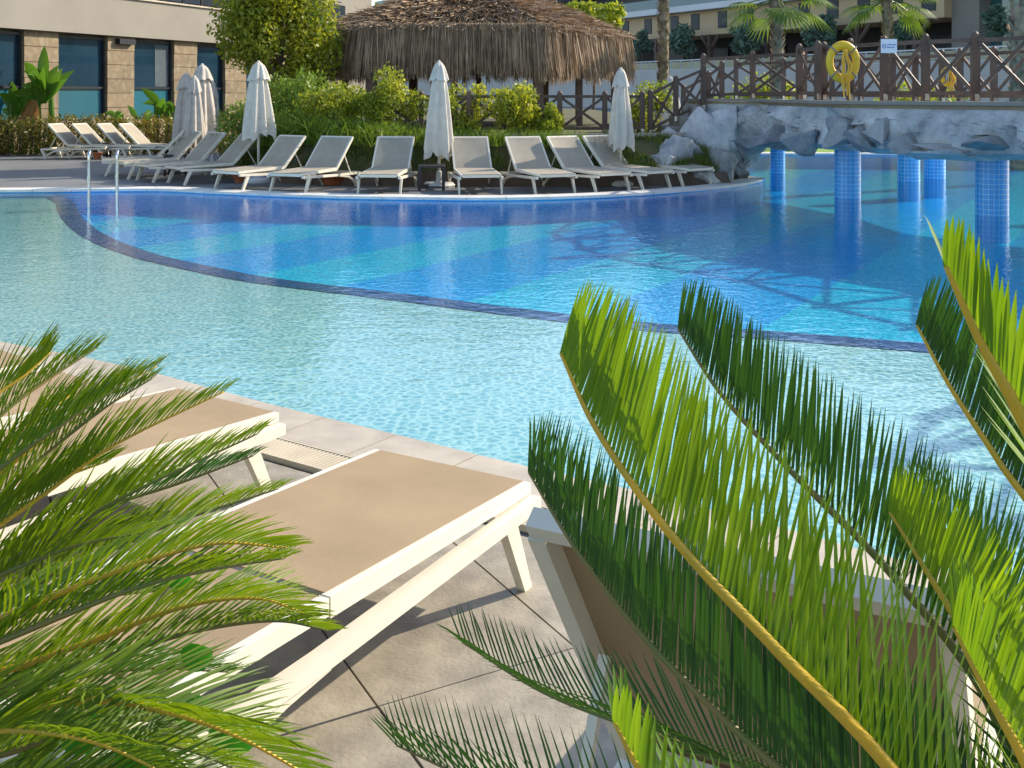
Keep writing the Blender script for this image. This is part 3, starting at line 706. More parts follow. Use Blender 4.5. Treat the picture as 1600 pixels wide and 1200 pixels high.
# timber railings
def railing(name, posts, label, h=1.0, group=None, cap=True, wdt=.105, rail_to_ground=.12, lean=None):
    root = wroot(name, tuple(posts[0]), label, 'railing', group); posts = [Vector(p) for p in posts]
    for p in posts:
        q = MB().box(p+Vector((0, 0, h*.48)), (wdt, wdt, h*.96)); q.lathe([(wdt*.55, 0), (wdt*.52, .03), (wdt*.3, .06), (0.004, .07)], 8, tuple(p+Vector((0, 0, h*.96))))
        po = q.build('post', M['wood'], root)
        MB().box(p+Vector((-.0, -.06, .06)), (.07, .012, .1)).build('bracket', M['steel'], po)
    for a, b in zip(posts, posts[1:]):
        t = (b-a).normalized()*(wdt/2+.002); up = Vector((0, 0, 1))
        for z, hh in ((h*.9, .06), (rail_to_ground, .06)): MB().bar(a+t+up*z, b-t+up*z, .05, hh).build('rail', M['wood'], root)
        z0, z1 = rail_to_ground+.04, h*.9-.04
        MB().bar(a+t+up*z1+Vector((0, -.014, 0)), b-t+up*z0+Vector((0, -.014, 0)), .026, .055).build('brace', M['wood'], root)
        MB().bar(a+t+up*z0+Vector((0, .014, 0)), b-t+up*z1+Vector((0, .014, 0)), .026, .055).build('brace', M['wood'], root)
    return root
zb = BT+.055
fp = []
for px, hpx in ((1283, 92), (1324, 98), (1377, 102.5), (1442, 106.5), (1520, 110.5), (1607, 115)):
    Y = F*1.03/hpx; fp.append((( px-800)*Y/F, Y, zb))
fp += [(7.75, 13.3, zb), (8.3, 12.3, zb), (8.45, 11.2, zb), (8.2, 10.15, zb), (7.4, 9.2, zb), (6.6, 8.4, zb), (6.0, 7.6, zb), (6.1, 6.7, zb), (6.9, 6.05, zb), (7.9, 5.75, zb)]
fp = [(x+.08, y+.10, z) for x, y, z in fp]
railing('bridge_railing', fp, 'dark timber cross braced railing along the bridge edge carrying lifebuoy and sign')
railing('bridge_railing', [P(1099, 158, 22.7)*1, Vector((P(1176, 158, 22.35).x, 22.35, zb)), Vector((P(1256, 157, 21.2).x, 21.2, zb)), Vector((5.25, 19.3, zb)), Vector((5.3, 18.3, zb))], 'dark timber railing turning the corner at top of the bridge stairs')
bk = [Vector(((px-800)*Y/F, Y, BT)) for px, Y in ((1150, 26.2), (1224, 25.2), (1300, 24.0), (1345, 22.8), (1395, 21.8), (1430, 21.2), (1472, 20.6), (1500, 20.0), (1553, 19.2), (1612, 18.4), (1690, 17.6))]
railing('bridge_railing', bk, 'far timber railing on opposite side of the bridge', h=1.0, wdt=.10)
railing('stair_railing', [P(1099, 172, 22.45), P(1056, 190, 22.45), P(1016, 211, 22.45)], 'sloping timber railing beside the bridge stairs', h=.95)
railing('stair_railing', [P(1128, 160, 24.6), P(1107, 176, 24.6), P(1068, 198, 24.6)], 'short sloping timber railing on far side of bridge stairs', h=.95)
gp = [Vector((x, y, TZ)) for x, y in ((2.75, 22.3), (1.95, 22.2), (1.0, 22.1), (0.1, 22.1), (-.9, 22.1), (-1.9, 22.1), (-2.9, 22.3))]
railing('garden_railing', gp, 'brown timber cross braced railing on terrace behind the bushes', h=.88)
# lifebuoys
def lifebuoy(c, R_, r_, label, rz=0.0, tilt=.08):
    root = empty('lifebuoy', c, rz, label, 'lifebuoy', 'lifebuoys hung on the bridge railings')
    mb = MB(); n, m2 = 32, 12
    for i in range(n):
        a = 2*PI*i/n
        for j in range(m2):
            b = 2*PI*j/m2; q = R_+r_*math.cos(b); mb.v.append((q*math.cos(a)*.80, r_*math.sin(b)*.8, q*math.sin(a)))
    for i in range(n):
        for j in range(m2): mb.f.append([i*m2+j, ((i+1) % n)*m2+j, ((i+1) % n)*m2+(j+1) % m2, i*m2+(j+1) % m2])
    mb.build('ring', M['yellow'], root, (0, 0, 0), True)
    for k in range(4):
        a = PI/4+k*PI/2; q = MB(); p = Vector((R_*math.cos(a)*.8, 0, R_*math.sin(a))); t = Vector((-math.sin(a), 0, math.cos(a)))
        pts = []
        for j in range(13):
            b = 2*PI*j/12; rad = Vector((math.cos(a), 0, math.sin(a))); pts.append(p+rad*math.cos(b)*(r_+.006)+Vector((0, math.sin(b)*(r_*.8+.006), 0)))
        q.tube(pts, .012, 6, False); q.build('strap', M['greystrap'], root, (0, 0, 0))
    q = MB()
    for k in range(7):
        x0 = random.uniform(-.05, .05); z0 = R_*.75
        q.tube(cat_curve([(x0*.4, -.10, z0), (x0, -.12, z0*.3), (x0*1.6+.03, -.12, -.3*R_), (x0*1.3, -.12, -R_*1.0), (x0+.02, -.11, -R_*1.55-.03*k)], 14), .011, 5)
    q.build('rope', M['orange'], root, (0, 0, 0)); return root
c = P(1317, 97, 16.55); lifebuoy(c, .26, .075, 'large yellow lifebuoy with dangling rope on near bridge railing beside sign')
c = P(1482, 120, 20.2); lifebuoy(c, .15, .05, 'small yellow lifebuoy hanging on far bridge railing')
# sign
c = P(1389, 72, 15.9); sg = empty('warning_sign', c, 0, 'white warning plate with blue ring symbol and two lines of print on railing', 'sign')
MB().box((0, 0, 0), (.24, .012, .21)).build('plate', M['sign'], sg, (0, 0, 0))
q = MB(); pts = [(-.075+.028*math.cos(a), -.008, .0+.03*math.sin(a)) for a in [2*PI*k/24 for k in range(25)]]
q.tube(pts, .004, 5, False); q.bar((-.095, -.008, .02), (-.055, -.008, -.02), .004, .007); q.build('symbol', M['signblue'], sg, (0, 0, 0))
q = MB()
for zz, x0, x1 in ((.022, -.03, .105), (-.018, -.03, .075)):
    x = x0
    while x < x1:
        wl = random.uniform(.008, .02); q.box((x+wl/2, -.0075, zz), (wl, .003, random.choice((.014, .018)))); x += wl+.005
q.build('print', M['signblue'], sg, (0, 0, 0))

# ================================================================== PAVILION
PC = Vector((-1.25, 30.0, TZ)); PR = 4.5; prot = math.radians(-3)
pv = wroot('thatched_pavilion', tuple(PC), 'round open pavilion with shaggy brown thatched roof behind the bushes', 'pavilion')
hexv = [PC+Vector((PR*math.cos(prot+PI/3*k), PR*math.sin(prot+PI/3*k), 0)) for k in range(6)]
EZ, FZ, AZ = 3.40, 2.10, 4.78
for k in range(6):
    p = PC+(hexv[k]-PC)*.93
    MB().bar(p+Vector((0, 0, -.05)), p+Vector((0, 0, EZ-TZ-.1)), .26, .26).build('post', M['wood'], pv)
    p2 = PC+(hexv[(k+1) % 6]-PC)*.93
    MB().bar(p+Vector((0, 0, EZ-TZ-.22)), p2+Vector((0, 0, EZ-TZ-.22)), .14, .26).build('eave_beam', M['wood'], pv)
    mid = (p+p2)/2
    MB().bar(mid+Vector((0, 0, -.05)), mid+Vector((0, 0, EZ-TZ-.36)), .16, .16).build('post', M['wood'], pv)
ap = Vector((PC.x, PC.y, AZ))
def rim(k, f, z): q = PC+(hexv[k]-PC)*f; return Vector((q.x, q.y, z))
def roof_z(r): return EZ+(AZ-EZ)*(1-r**1.6)
q = MB(); rr_ = [1.0, .86, .7, .55, .4, .25, .1]
for k in range(6):
    for r0, r1 in zip(rr_, rr_[1:]):
        q.add([rim(k, r0, roof_z(r0)), rim((k+1) % 6, r0, roof_z(r0)), rim((k+1) % 6, r1, roof_z(r1)), rim(k, r1, roof_z(r1))], [(0, 1, 2, 3)])
    q.add([rim(k, .1, roof_z(.1)), rim((k+1) % 6, .1, roof_z(.1)), ap], [(0, 1, 2)])
    q.add([rim(k, 1, EZ-.1), rim((k+1) % 6, 1, EZ-.1), ap-Vector((0, 0, .35))], [(2, 1, 0)])
roof = q.build('roof', M['thatch_base'], pv)
# thatch bundles on the slopes
def strips(starts, dirs, lens, wid, segs=2, droop=None):
    n = len(starts); side = np.cross(dirs, np.array([0, 0, 1.0])+rng.normal(size=(n, 3))*.5); side /= np.linalg.norm(side, axis=1)[:, None]
    rows = []
    for s in range(segs+1):
        u = s/segs; c = starts+dirs*(lens*u)[:, None]
        if droop is not None: c = c+droop*(u*u)
        ww = wid*(1-.75*u); rows += [c-side*ww[:, None], c+side*ww[:, None]]
    v = np.stack(rows, 1).reshape(-1, 3); k = 2*(segs+1); f = []
    base = np.arange(n)*k
    for s in range(segs): f.append(np.stack([base+2*s, base+2*s+1, base+2*s+3, base+2*s+2], 1))
    return v, np.concatenate(f, 0)
nr = 20000; kk = rng.integers(0, 6, nr); r1 = np.sqrt(rng.random(nr))*1.0; t1 = rng.random(nr)
HV = np.array([[h_.x, h_.y, EZ] for h_ in hexv]); AP = np.array(list(ap))
e = HV[kk]*(1-t1[:, None])+HV[(kk+1) % 6]*t1[:, None]; st = AP+(e-AP)*r1[:, None]; st[:, 2] = EZ+(AZ-EZ)*(1-r1**1.6)+.015
dr = e-AP; dr[:, 2] = -np.linalg.norm(dr[:, :2], axis=1)*.27*1.6*r1**.6; dr /= np.linalg.norm(dr, axis=1)[:, None]; dr = dr+rng.normal(size=(nr, 3))*np.array([.35, .35, .16]); dr[:, 2] += .12; dr /= np.linalg.norm(dr, axis=1)[:, None]
v, f = strips(st, dr, .22+.3*rng.random(nr), .012+.014*rng.random(nr), 2)
o = link('thatch_cover', fast_mesh('thatch_cover', v, f, M['thatch_roof']), pv, -PC); tag(o, kind='stuff')
for k in range(6):
    nf = 4200; t1 = rng.random(nf); a, b = HV[k], HV[(k+1) % 6]
    # a few gaps between the bundles
    gap = (np.array([noise.noise((x*9, k*5.0, 0)) for x in t1]) > -.52); t1 = t1[gap]; nf = len(t1)
    if k == 3: t1 = t1[t1 > .42]; nf = len(t1)
    st = a[None]*(1-t1[:, None])+b[None]*t1[:, None]; out = st[:, :2]-np.array([PC.x, PC.y]); out /= np.linalg.norm(out, axis=1)[:, None]
    st[:, :2] += out*(rng.random(nf)*.16-.04)[:, None]; st[:, 2] += rng.random(nf)*.18-.05
    cl = np.array([noise.noise((x*30, k*3.0, 5)) for x in t1])
    dr = np.stack([out[:, 0]*.10+.07*cl+rng.normal(size=nf)*.05, out[:, 1]*.10+rng.normal(size=nf)*.05, -np.ones(nf)], 1); dr /= np.linalg.norm(dr, axis=1)[:, None]
    ln = (EZ-FZ)*(.66+.34*rng.random(nf)+.26*cl+.10*np.array([noise.noise((x*7, k*2.0, 9)) for x in t1]))
    v, f = strips(st, dr, ln, .010+.012*rng.random(nf), 3)
    o = link('thatch_fringe', fast_mesh('thatch_fringe', v, f, M['thatch']), pv, -PC); tag(o, kind='stuff')

# ================================================================== LOUNGERS
def lounger_parts(angle, sling):
    """list of (name, mesh, subparts)"""
    W = .345; parts = []
    for s in (-1, 1):
        parts.append(('side_rail', MB().bar((0, s*(W+.034), .30), (1.2, s*(W+.034), .262), .05, .046).bar((1.2, s*(W+.034), .262), (1.88, s*(W+.034), .262), .05, .046).mesh('side_rail', M['white']), []))
        q = MB().prism([(0.0, .328), (.05, .328), (1.12, .345), (1.12, .405), (0.0, .366)], s*W-.016, s*W+.016, 'y'); parts.append(('seat_rail', q.mesh('seat_rail', M['white']), []))
        q = MB().bar((.2, s*(W+.034), .285), (.07, s*(W+.034), 0), .038, .07, .034, .045, up=(1, 0, 0)); parts.append(('leg', q.mesh('leg', M['white']), []))
        q = MB().bar((1.84, s*(W+.034), .25), (1.74, s*(W+.034), 0), .038, .075, .034, .045, up=(1, 0, 0))
        lm = q.mesh('leg', M['white'])
        b = MB(); pp = cat_curve([(1.16, s*(W+.034), .25), (1.38, s*(W+.034), .225), (1.58, s*(W+.034), .17), (1.735, s*(W+.034), .05)], 8)
        for a, c in zip(pp, pp[1:]): b.bar(a, c+(c-a)*.06, .034, .04)
        parts.append(('leg', lm, [('brace', b.mesh('brace', M['white']))]))
    parts.append(('foot_rail', MB().bar((.018, -W+.0165, .333), (.018, W-.0165, .333), .036, .05).mesh('foot_rail', M['white']), []))
    parts.append(('head_rail', MB().bar((1.86, -W-.006, .262), (1.86, W+.006, .262), .036, .05).mesh('head_rail', M['white']), []))
    # seat sling with a little sag
    def sling_mesh(name, x0, x1, zf, half, sag, nx=10, ny=8, th=.006):
        vs = []; fs = []
        for layer in (0, -th):
            for i in range(nx+1):
                for j in range(ny+1):
                    x = x0+(x1-x0)*i/nx; y = -half+2*half*j/ny; vs.append((x, y, zf(x)-sag*(1-(y/half)**2)*math.sin(PI*i/nx)**.5+layer if 0 < i < nx else zf(x)+layer))
        o = (nx+1)*(ny+1); I = lambda i, j, l=0: l*o+i*(ny+1)+j
        for i in range(nx):
            for j in range(ny): fs += [[I(i, j), I(i+1, j), I(i+1, j+1), I(i, j+1)], [I(i, j, 1), I(i, j+1, 1), I(i+1, j+1, 1), I(i+1, j, 1)]]
        for i in range(nx):
            for j in (0, ny): fs.append([I(i, j), I(i, j, 1), I(i+1, j, 1), I(i+1, j)])
        for j in range(ny):
            for i in (0, nx): fs.append([I(i, j), I(i, j+1), I(i, j+1, 1), I(i, j, 1)])
        return fast_mesh(name, vs, fs, sling, False)
    parts.append(('seat_sling', sling_mesh('seat_sling', .004, 1.11, lambda x: .3675+x*.0355, W-.014, .006), []))
    # backrest about its hinge
    hx, hz = 1.125, .378; Rm = Matrix.Rotation(-angle, 4, 'Y'); T = Matrix.Translation((hx, 0, hz))@Rm
    L = .80; q = MB()
    for s in (-1, 1): q.bar((0, s*(W-.002), 0), (L-.03, s*(W-.002), 0), .034, .05)
    q.bar((L-.015, -W-.012, 0), (L-.015, W+.012, 0), .036, .04); q.bar((.02, -W+.016, -.012), (.02, W-.016, -.012), .03, .03)
    me = q.mesh('backrest', M['white']); me.transform(T)
    sm = sling_mesh('back_sling', .0, L-.035, lambda x: .022, W-.02, .012); sm.transform(T)
    subs = [('back_sling', sm)]
    if angle > .3:
        for s in (-1, 1):
            p = T@Vector((.42, s*(W-.05), -.02)); e_ = Vector((p.x+.24, s*(W-.05), .27))
            subs.append(('strut', MB().bar(p, e_, .02, .02).mesh('strut', M['white'])))
    parts.append(('backrest', me, subs)); return parts
_lp = {}
def lounger(loc, heading, angle, label, sling='sling', group=None, cat='lounger'):
    """loc = middle of the foot end, heading = plan direction from foot to head"""
    key = (round(angle, 3), sling)
    if key not in _lp: _lp[key] = lounger_parts(angle, M[sling])
    r = empty('sun_lounger', (loc[0], loc[1], loc[2] if len(loc) > 2 else 0), heading, label, cat, group)
    for name, me, subs in _lp[key]:
        p = link(name, me, r)
        for sn, sm in subs: link(sn, sm, p)
    return r
def far_lounger(foot, back, label, angle=1.0, group='loungers along the far pool edge', z=0.0):
    """foot = pixel of the middle of the foot legs on the deck; back = pixel column of the backrest top"""
    A = G(foot[0], foot[1], z); best = None
    for k in range(0, 360):
        h_ = math.radians(k*.5-0)
        d = Vector((math.cos(h_), math.sin(h_), 0)); T_ = A+d*(1.125+.80*math.cos(angle)-.07); px = 800+T_.x/T_.y*F
        if T_.y > A.y*1.0 and (best is None or abs(px-back) < best[0]): best = (abs(px-back), h_, d)
    A = A-best[2]*.07
    return lounger((A.x, A.y, z), best[1], angle, label, group=group)
LR = [((592, 304), 619, 'white framed lounger left of the black table, facing square to pool'), ((751, 304.5), 733, 'white framed lounger right of the black table below middle parasol'), ((868, 303.5), 816, 'white framed lounger second to the right of black table under middle parasol'),
      ((958, 300.5), 878, 'white framed lounger third to the right of black table under middle parasol'), ((1027, 296.5), 930, 'white framed lounger left of the parasol nearest the rock stairs'), ((1090, 291.5), 1000, 'white framed lounger tight against the rock abutment')]
LL = [((449, 302), 527, 'white framed lounger second to the left of the middle black table'), ((357, 297.5), 458, 'white framed lounger just right of the parasol by the big tree'), ((275, 288), 392, 'white framed lounger directly beneath the parasol by the big tree'),
      ((226, 284), 340, 'white framed lounger in front of the clustered parasols'), ((190, 279), 306, 'white framed lounger beside the small black table, below clustered parasols'), ((166, 273.5), 292, 'white framed lounger farthest along the row, before clustered parasols')]
for f_, b_, l_ in LR+LL: far_lounger(f_, b_, l_, .80)
for fx, fy, lab in ((176, 248, 'sunlit lounger before the hedge nearest the banana plants'), (213, 247.5, 'sunlit lounger before the hedge, second from the banana plants'), (252, 247.5, 'sunlit lounger before the hedge, third from the banana plants'), (286, 247.5, 'lounger at shaded end of the row before the hedge')):
    A = G(fx, fy); lounger((A.x, A.y, 0), math.radians(172), .78, lab, group='loungers in front of the hedge')
# near loungers
A1, B1 = G(593, 703, .36), G(822, 757, .36); mid2 = (A1+B1)/2; hd2 = math.atan2(-.86, -.51)
lounger((mid2.x, mid2.y, 0), hd2, .02, 'tan sling lounger lying flat on near deck, middle one by the drain', 'sling_near', 'loungers on the near deck')
K1 = G(432, 646, .36); ed = Vector((.83, -.56, 0)); m1 = K1-ed*.345
lounger((m1.x, m1.y, 0), math.atan2(-.83, -.56), .02, 'tan sling lounger lying flat behind the left cycad fronds', 'sling_near', 'loungers on the near deck')
K0 = G(205, 612, .36); m0 = K0-ed*.345
lounger((m0.x, m0.y, 0), math.atan2(-.80, -.60), .02, 'tan sling lounger mostly hidden by left cycad, one beyond the pair', 'sling_near', 'loungers on the near deck')
K9 = G(70, 566, .36); m9 = K9-ed*.345
lounger((m9.x, m9.y, 0), math.atan2(-.78, -.62), .02, 'tan sling lounger farthest along the near pool edge', 'sling_near', 'loungers on the near deck')
# the raised lounger on the right: left hinge corner and direction
h3 = math.radians(62); ax = Vector((math.cos(h3), math.sin(h3), 0)); cr = Vector((ax.y, -ax.x, 0))
hinge = Vector((.255, 2.29, 0))+cr*.345; foot3 = hinge+ax*1.125; h3 += PI
lounger((foot3.x, foot3.y, 0), h3, .97, 'tan sling lounger with raised backrest behind the right cycad fronds', 'sling_near', 'loungers on the near deck')

# ================================================================== PARASOLS, TABLES, POTS
def parasol(loc, top, bottom, r0, label, seed, mat='canvas', group='closed parasols on the far deck', folds=8, flare=1.0):
    rs = random.Random(seed); root = empty('closed_parasol', loc, rs.uniform(0, 6), label, 'parasol', group)
    MB().tube([(0, 0, 0), (0, 0, top-.05)], .028, 10).build('pole', M['white'], root, (0, 0, 0), True)
    MB().lathe([(.30, 0.0), (.31, .05), (.26, .10), (.06, .12), (.05, .30), (.03, .32)], 20).build('base', M['hotel_white'], root, (0, 0, 0))
    def cloth(prof, nA, depth, rag):
        ph = [rs.uniform(0, 6) for _ in range(4)]; vs = []; fs = []; nz = len(prof)
        for i, (r, z) in enumerate(prof):
            u = i/(nz-1)
            for k in range(nA):
                a = 2*PI*k/nA; fo = math.cos(folds*a+ph[0]+.6*math.sin(2*a+ph[1])+u*.6)
                fo2 = math.cos(3*a+ph[2]+u*2); lo = rag*u**6*(.55*fo2+.45*math.cos(folds*a+ph[3]))
                rr = r*(1+depth*min(1, u*3)*(.62*fo+.3*fo2)); vs.append((rr*math.cos(a), rr*math.sin(a), z-lo))
        for i in range(nz-1):
            for k in range(nA): j = (k+1) % nA; fs.append([i*nA+k, (i+1)*nA+k, (i+1)*nA+j, i*nA+j])
        fs.append(list(range(nA))); return vs, fs
    H_ = top-bottom; prof = [(.035, top)]
    for i in range(1, 21):
        u = i/20; prof.append((r0*(.32+.68*u**.9)*(1 if u < .93 else 1-.06*flare), top-H_*u))
    vs, fs = cloth(prof, 72, .28, .10)
    ca = link('canopy', fast_mesh('canopy', vs, fs, M[mat], True), root)
    pr2 = [(.05, top+.02)]+[(r0*(.25+.42*(i/6)**.8), top+.015-.34*i/6) for i in range(1, 7)]
    vs, fs = cloth(pr2, 64, .16, .04); link('vent_flap', fast_mesh('vent_flap', vs, fs, M[mat], True), ca)
    MB().lathe([(.03, top+.0), (.035, top+.035), (.012, top+.06)], 10).build('finial', M['white'], root, (0, 0, 0)); return root
for i, (px, Y, ytop, ybot, r0, lab, mt) in enumerate(((686, 20.1, 99, 243, .27, 'closed cream parasol standing behind the middle black table', 'canvas'), (404, 21.3, 99, 214, .33, 'closed cream parasol with flared hem in front of big tree', 'canvas'), (970, 20.6, 110, 230, .24, 'closed cream parasol beside the rock stairs', 'canvas'),
        (316, 24.2, 103, 222, .33, 'tallest closed parasol of the cluster beside the hedge', 'canvas_shaded'), (291, 24.6, 117, 225, .30, 'closed shaded grey parasol at hedge side of the cluster', 'canvas_shaded'), (304, 23.4, 122, 228, .24, 'closed shaded grey parasol squeezed in middle of the cluster', 'canvas_shaded'), (333, 25.4, 131, 205, .17, 'thin tied closed parasol at tree side of the cluster', 'canvas_shaded'),
        (1047, 27.0, 122, 205, .30, 'closed cream parasol seen through the stair railing', 'canvas'))):
    top = CH-(ytop-HZ)*Y/F; bot = CH-(ybot-HZ)*Y/F
    parasol(((px-800)*Y/F, Y, 0 if px < 1000 else 0), top, bot, r0, lab, 30+i, mt)
def side_table(loc, rz, label, w_=.5, h_=.46):
    r = empty('side_table', loc, rz, label, 'table', 'black side tables'); MB().box((0, 0, h_-.02), (w_, w_, .04), 0, .008).build('tabletop', M['black'], r, (0, 0, 0))
    for sx in (-1, 1):
        for sy in (-1, 1): MB().box((sx*(w_/2-.03), sy*(w_/2-.03), (h_-.04)/2), (.055, .055, h_-.041)).build('leg', M['black'], r, (0, 0, 0))
    for sy in (-1, 1): MB().box((0, sy*(w_/2-.03), .06), (w_-.12, .035, .035)).build('stretcher', M['black'], r, (0, 0, 0))
A = G(673, 298); side_table((A.x, A.y+.25, 0), .05, 'small black side table under the middle parasol')
A = G(273, 275); side_table((A.x, A.y+.2, 0), .1, 'small black side table between shaded loungers near pool handrails')
A = G(155, 247); side_table((A.x, A.y+.2, 0), .1, 'small dark side table between sunlit loungers before the hedge', .42, .42)
def pot(px, py, r, h, label):
    A = G(px, py); o = MB().lathe([(r*.62, 0), (r*.68, .02), (r, h*.86), (r*1.1, h*.87), (r*1.1, h), (r*.95, h), (r*.9, h*.8)], 20).build('flower_pot', M['terracotta'], None, (A.x, A.y+.2, 0), True)
    tag(o, label, 'pot', 'terracotta pots')
pot(372, 287, .17, .2, 'terracotta pot under the lounger by the big tree'); pot(518, 290, .3, .2, 'wide terracotta pot behind lounger beside the middle parasol'); pot(148, 250, .13, .2, 'terracotta pot below sunlit loungers before the hedge')
# pool handrail
A, B = G(139, 318, WZ), G(183, 317, WZ); r = wroot('pool_handrail', tuple(A), 'polished steel handrail at the pool entry steps', 'handrail')
for C_ in (A, B):
    q = MB(); q.tube(cat_curve([(C_.x, C_.y, DZ), (C_.x, C_.y, .4), (C_.x, C_.y, .74), (C_.x-.01, C_.y+.05, .83), (C_.x-.05, C_.y+.16, .84), (C_.x-.09, C_.y+.24, .78), (C_.x-.1, C_.y+.26, .66)], 30), .024, 10)
    q.tube([(C_.x-.1, C_.y+.26, .66), (C_.x-.1, C_.y+.26, .02)], .018, 8)
    ra = q.build('rail', M['steel'], r, None, True)
    MB().lathe([(.03, .34), (.03, .42)], 12, (C_.x, C_.y, 0)).build('collar', M['steel'], ra)

# ================================================================== PLANTING (far)
tree('leafy_tree', (-5.9, 26.0, .5), (-5.75, 26.2, 3.1), (1.6, 1.4, 2.3), 21000, .12, M['leaf_tree'], 'big leafy tree with sunlit yellow green crown beside the pavilion', lobes=34, sub=.36)
bushes = [(-5.6, 22.9, 1.0, .9, .75, 'low dark bush beneath the big leafy tree'), (-4.55, 22.6, 1.5, .75, .95, 'feathery green bush between big tree and pavilion'), (-3.6, 22.1, 1.45, .8, .7, 'bushy green shrub right behind the lounger pair left of middle parasol'), (-2.45, 22.0, 1.55, .75, .75, 'loose green shrub just left of the middle parasol'),
          (-1.0, 22.0, 1.45, .75, .62, 'yellow green shrub just right of the middle parasol'), (.05, 21.9, 1.55, .62, .72, 'bright sunlit yellow shrub below the lit end of thatch'), (.75, 21.9, 1.25, .45, .45, 'small yellow green shrub by the garden railing'), (2.95, 23.6, 1.5, .8, .7, 'sunlit bush behind the parasol by the rock stairs')]
for i, (x, y, zc, rx, rz_, lab) in enumerate(bushes):
    tree('garden_bush', (x, y, TZ-.05 if i > 1 else .6), (x, y, zc), (rx, .6, rz_), 3600, .085, M['leaf_tall'] if i in (0, 1) else M['leaf_bush'], lab, 'bush', 'bushes on the garden terrace', lobes=16, stems=9, sub=.36, up=.8, aspect=2.2)
# low growth in front of the bank: tall grassy plants
def grass_tuft(c, n_, h_, r_, mat, label, cat='grass clump', group='tall grass clumps on the bank'):
    root = wroot('grass_clump', c, label, cat, group); c = np.array(c)
    st = c+np.stack([rng.normal(size=n_)*r_*.4, rng.normal(size=n_)*r_*.3, np.zeros(n_)], 1)
    dr = np.stack([rng.normal(size=n_)*.28, rng.normal(size=n_)*.28-.1, np.ones(n_)], 1); dr /= np.linalg.norm(dr, axis=1)[:, None]
    dp = np.stack([rng.normal(size=n_)*.12, rng.normal(size=n_)*.12-.05, -.12*np.ones(n_)], 1)*h_*2
    v, f = strips(st, dr, h_*(.6+.5*rng.random(n_)), .008+.006*rng.random(n_), 3, dp)
    o = link('blades', fast_mesh('blades', v, f, mat), root, -Vector(root.location)); tag(o, kind='stuff')
for i, (x, y, z, h_, lab) in enumerate(((-4.4, 22.1, .7, 1.0, 'tall feathery grass clump right of the flared parasol'), (-3.5, 21.75, .75, .75, 'tall grass clump behind the second lounger from middle parasol'), (-2.6, 21.5, .75, .6, 'grass clump behind the lounger left of the black table'), (-1.6, 21.3, .75, .45, 'grass clump at the foot of the middle parasol'), (-.6, 21.3, .75, .45, 'grass clump behind the lounger right of black table'), (.7, 21.3, .75, .4, 'grass clump below the bright yellow shrub'))):
    grass_tuft((x, y, z), 1100, h_, 1.0, M['leaf_tall'], lab)
# hedge
hg = wroot('clipped_hedge', (-15, 31, 0), 'clipped bronze and green hedge in front of the cream building', 'hedge')
hl = []
for i in range(34):
    t = i/33; a = Vector((-18.5, 29.6, 0)).lerp(Vector((-8.4, 31.6, 0)), t); hl.append(((a.x, a.y, .55+random.uniform(-.06, .06)), (.55, .6, .58+random.uniform(-.05, .08))))
v, f = leaf_cloud(blob_points(16000, hl, .7), .085, .5, 1.8); v[:, 2] = np.maximum(v[:, 2], .01)
link('foliage', fast_mesh('foliage', v, f, M['leaf_hedge']), hg, -Vector(hg.location))
q = MB()
for c, r in hl: q.tube([(c[0], c[1], -.05), (c[0]+.1, c[1], .9)], [.05, .02], 5)
q.build('stems', M['bark'], hg)
# banana plants
def blade(base, d, L, Wd, droop, nrm, nseg=10, fold=.25):
    """a broad leaf: mid-rib curve with two wings"""
    base, d, nrm = Vector(base), Vector(d).normalized(), Vector(nrm); s = d.cross(nrm).normalized(); vs = []; fs = []
    for i in range(nseg+1):
        u = i/nseg; c = base+d*(L*u)+Vector((0, 0, -droop*L*u*u)); ww = Wd*(math.sin(PI*min(1, .06+u*.94)**.75))*(.5)+.004
        upv = s.cross(d); vs += [c-s*ww+upv*ww*fold, c, c+s*ww+upv*ww*fold]
    for i in range(nseg): a = 3*i; fs += [[a, a+1, a+4, a+3], [a+1, a+2, a+5, a+4]]
    return vs, fs
def banana(c, h_, leaves, label, dead=False, name='banana_plant'):
    root = wroot(name, c, label, 'plant', 'banana plants beside the cream building'); c = Vector(c)
    for k in range(2 if h_ > 1.5 else 1):
        b = c+Vector((.35*k, .1*k, 0)); MB().tube([b, b+Vector((.03, 0, h_*.35)), b+Vector((.0, 0, h_*.62))], [.11, .09, .05], 8).build('stem', M['leaf_banana'], root)
    for i in range(leaves):
        a = 2*PI*i/leaves+random.uniform(-.4, .4); el = random.uniform(.5, 1.25); d = Vector((math.cos(a)*math.cos(el), math.sin(a)*math.cos(el)*.6, math.sin(el)))
        vs, fs = blade(c+Vector((random.uniform(0, .25), 0, h_*random.uniform(.4, .62))), d, h_*random.uniform(.30, .45), min(.34, h_*.10), random.uniform(.05, .7), Vector((0, -1, .25)) if abs(d.y) < .5 else Vector((1, 0, .3)))
        m = MB(); m.v = [tuple(x) for x in vs]; m.f = fs; m.build('leaf', M['leaf_banana'], root, None, True)
    if dead:
        for i in range(5):
            vs, fs = blade(c+Vector((random.uniform(-.3, .0), -.1, h_*.45)), Vector((random.uniform(-.2, .2), -.2, -1)), h_*.4, .25, 0, Vector((0, -1, .1)))
            m = MB(); m.v = [tuple(x) for x in vs]; m.f = fs; m.build('dead_leaf', M['deadleaf'], root, None, True)
p = P(58, 185, 31.2); banana((p.x, p.y, .0), 3.5, 17, 'tall banana plant with dead orange leaves by the stone pier', True)
p = P(16, 185, 31.0); banana((p.x, p.y, .0), 2.5, 10, 'shorter banana plant at window edge behind the hedge')
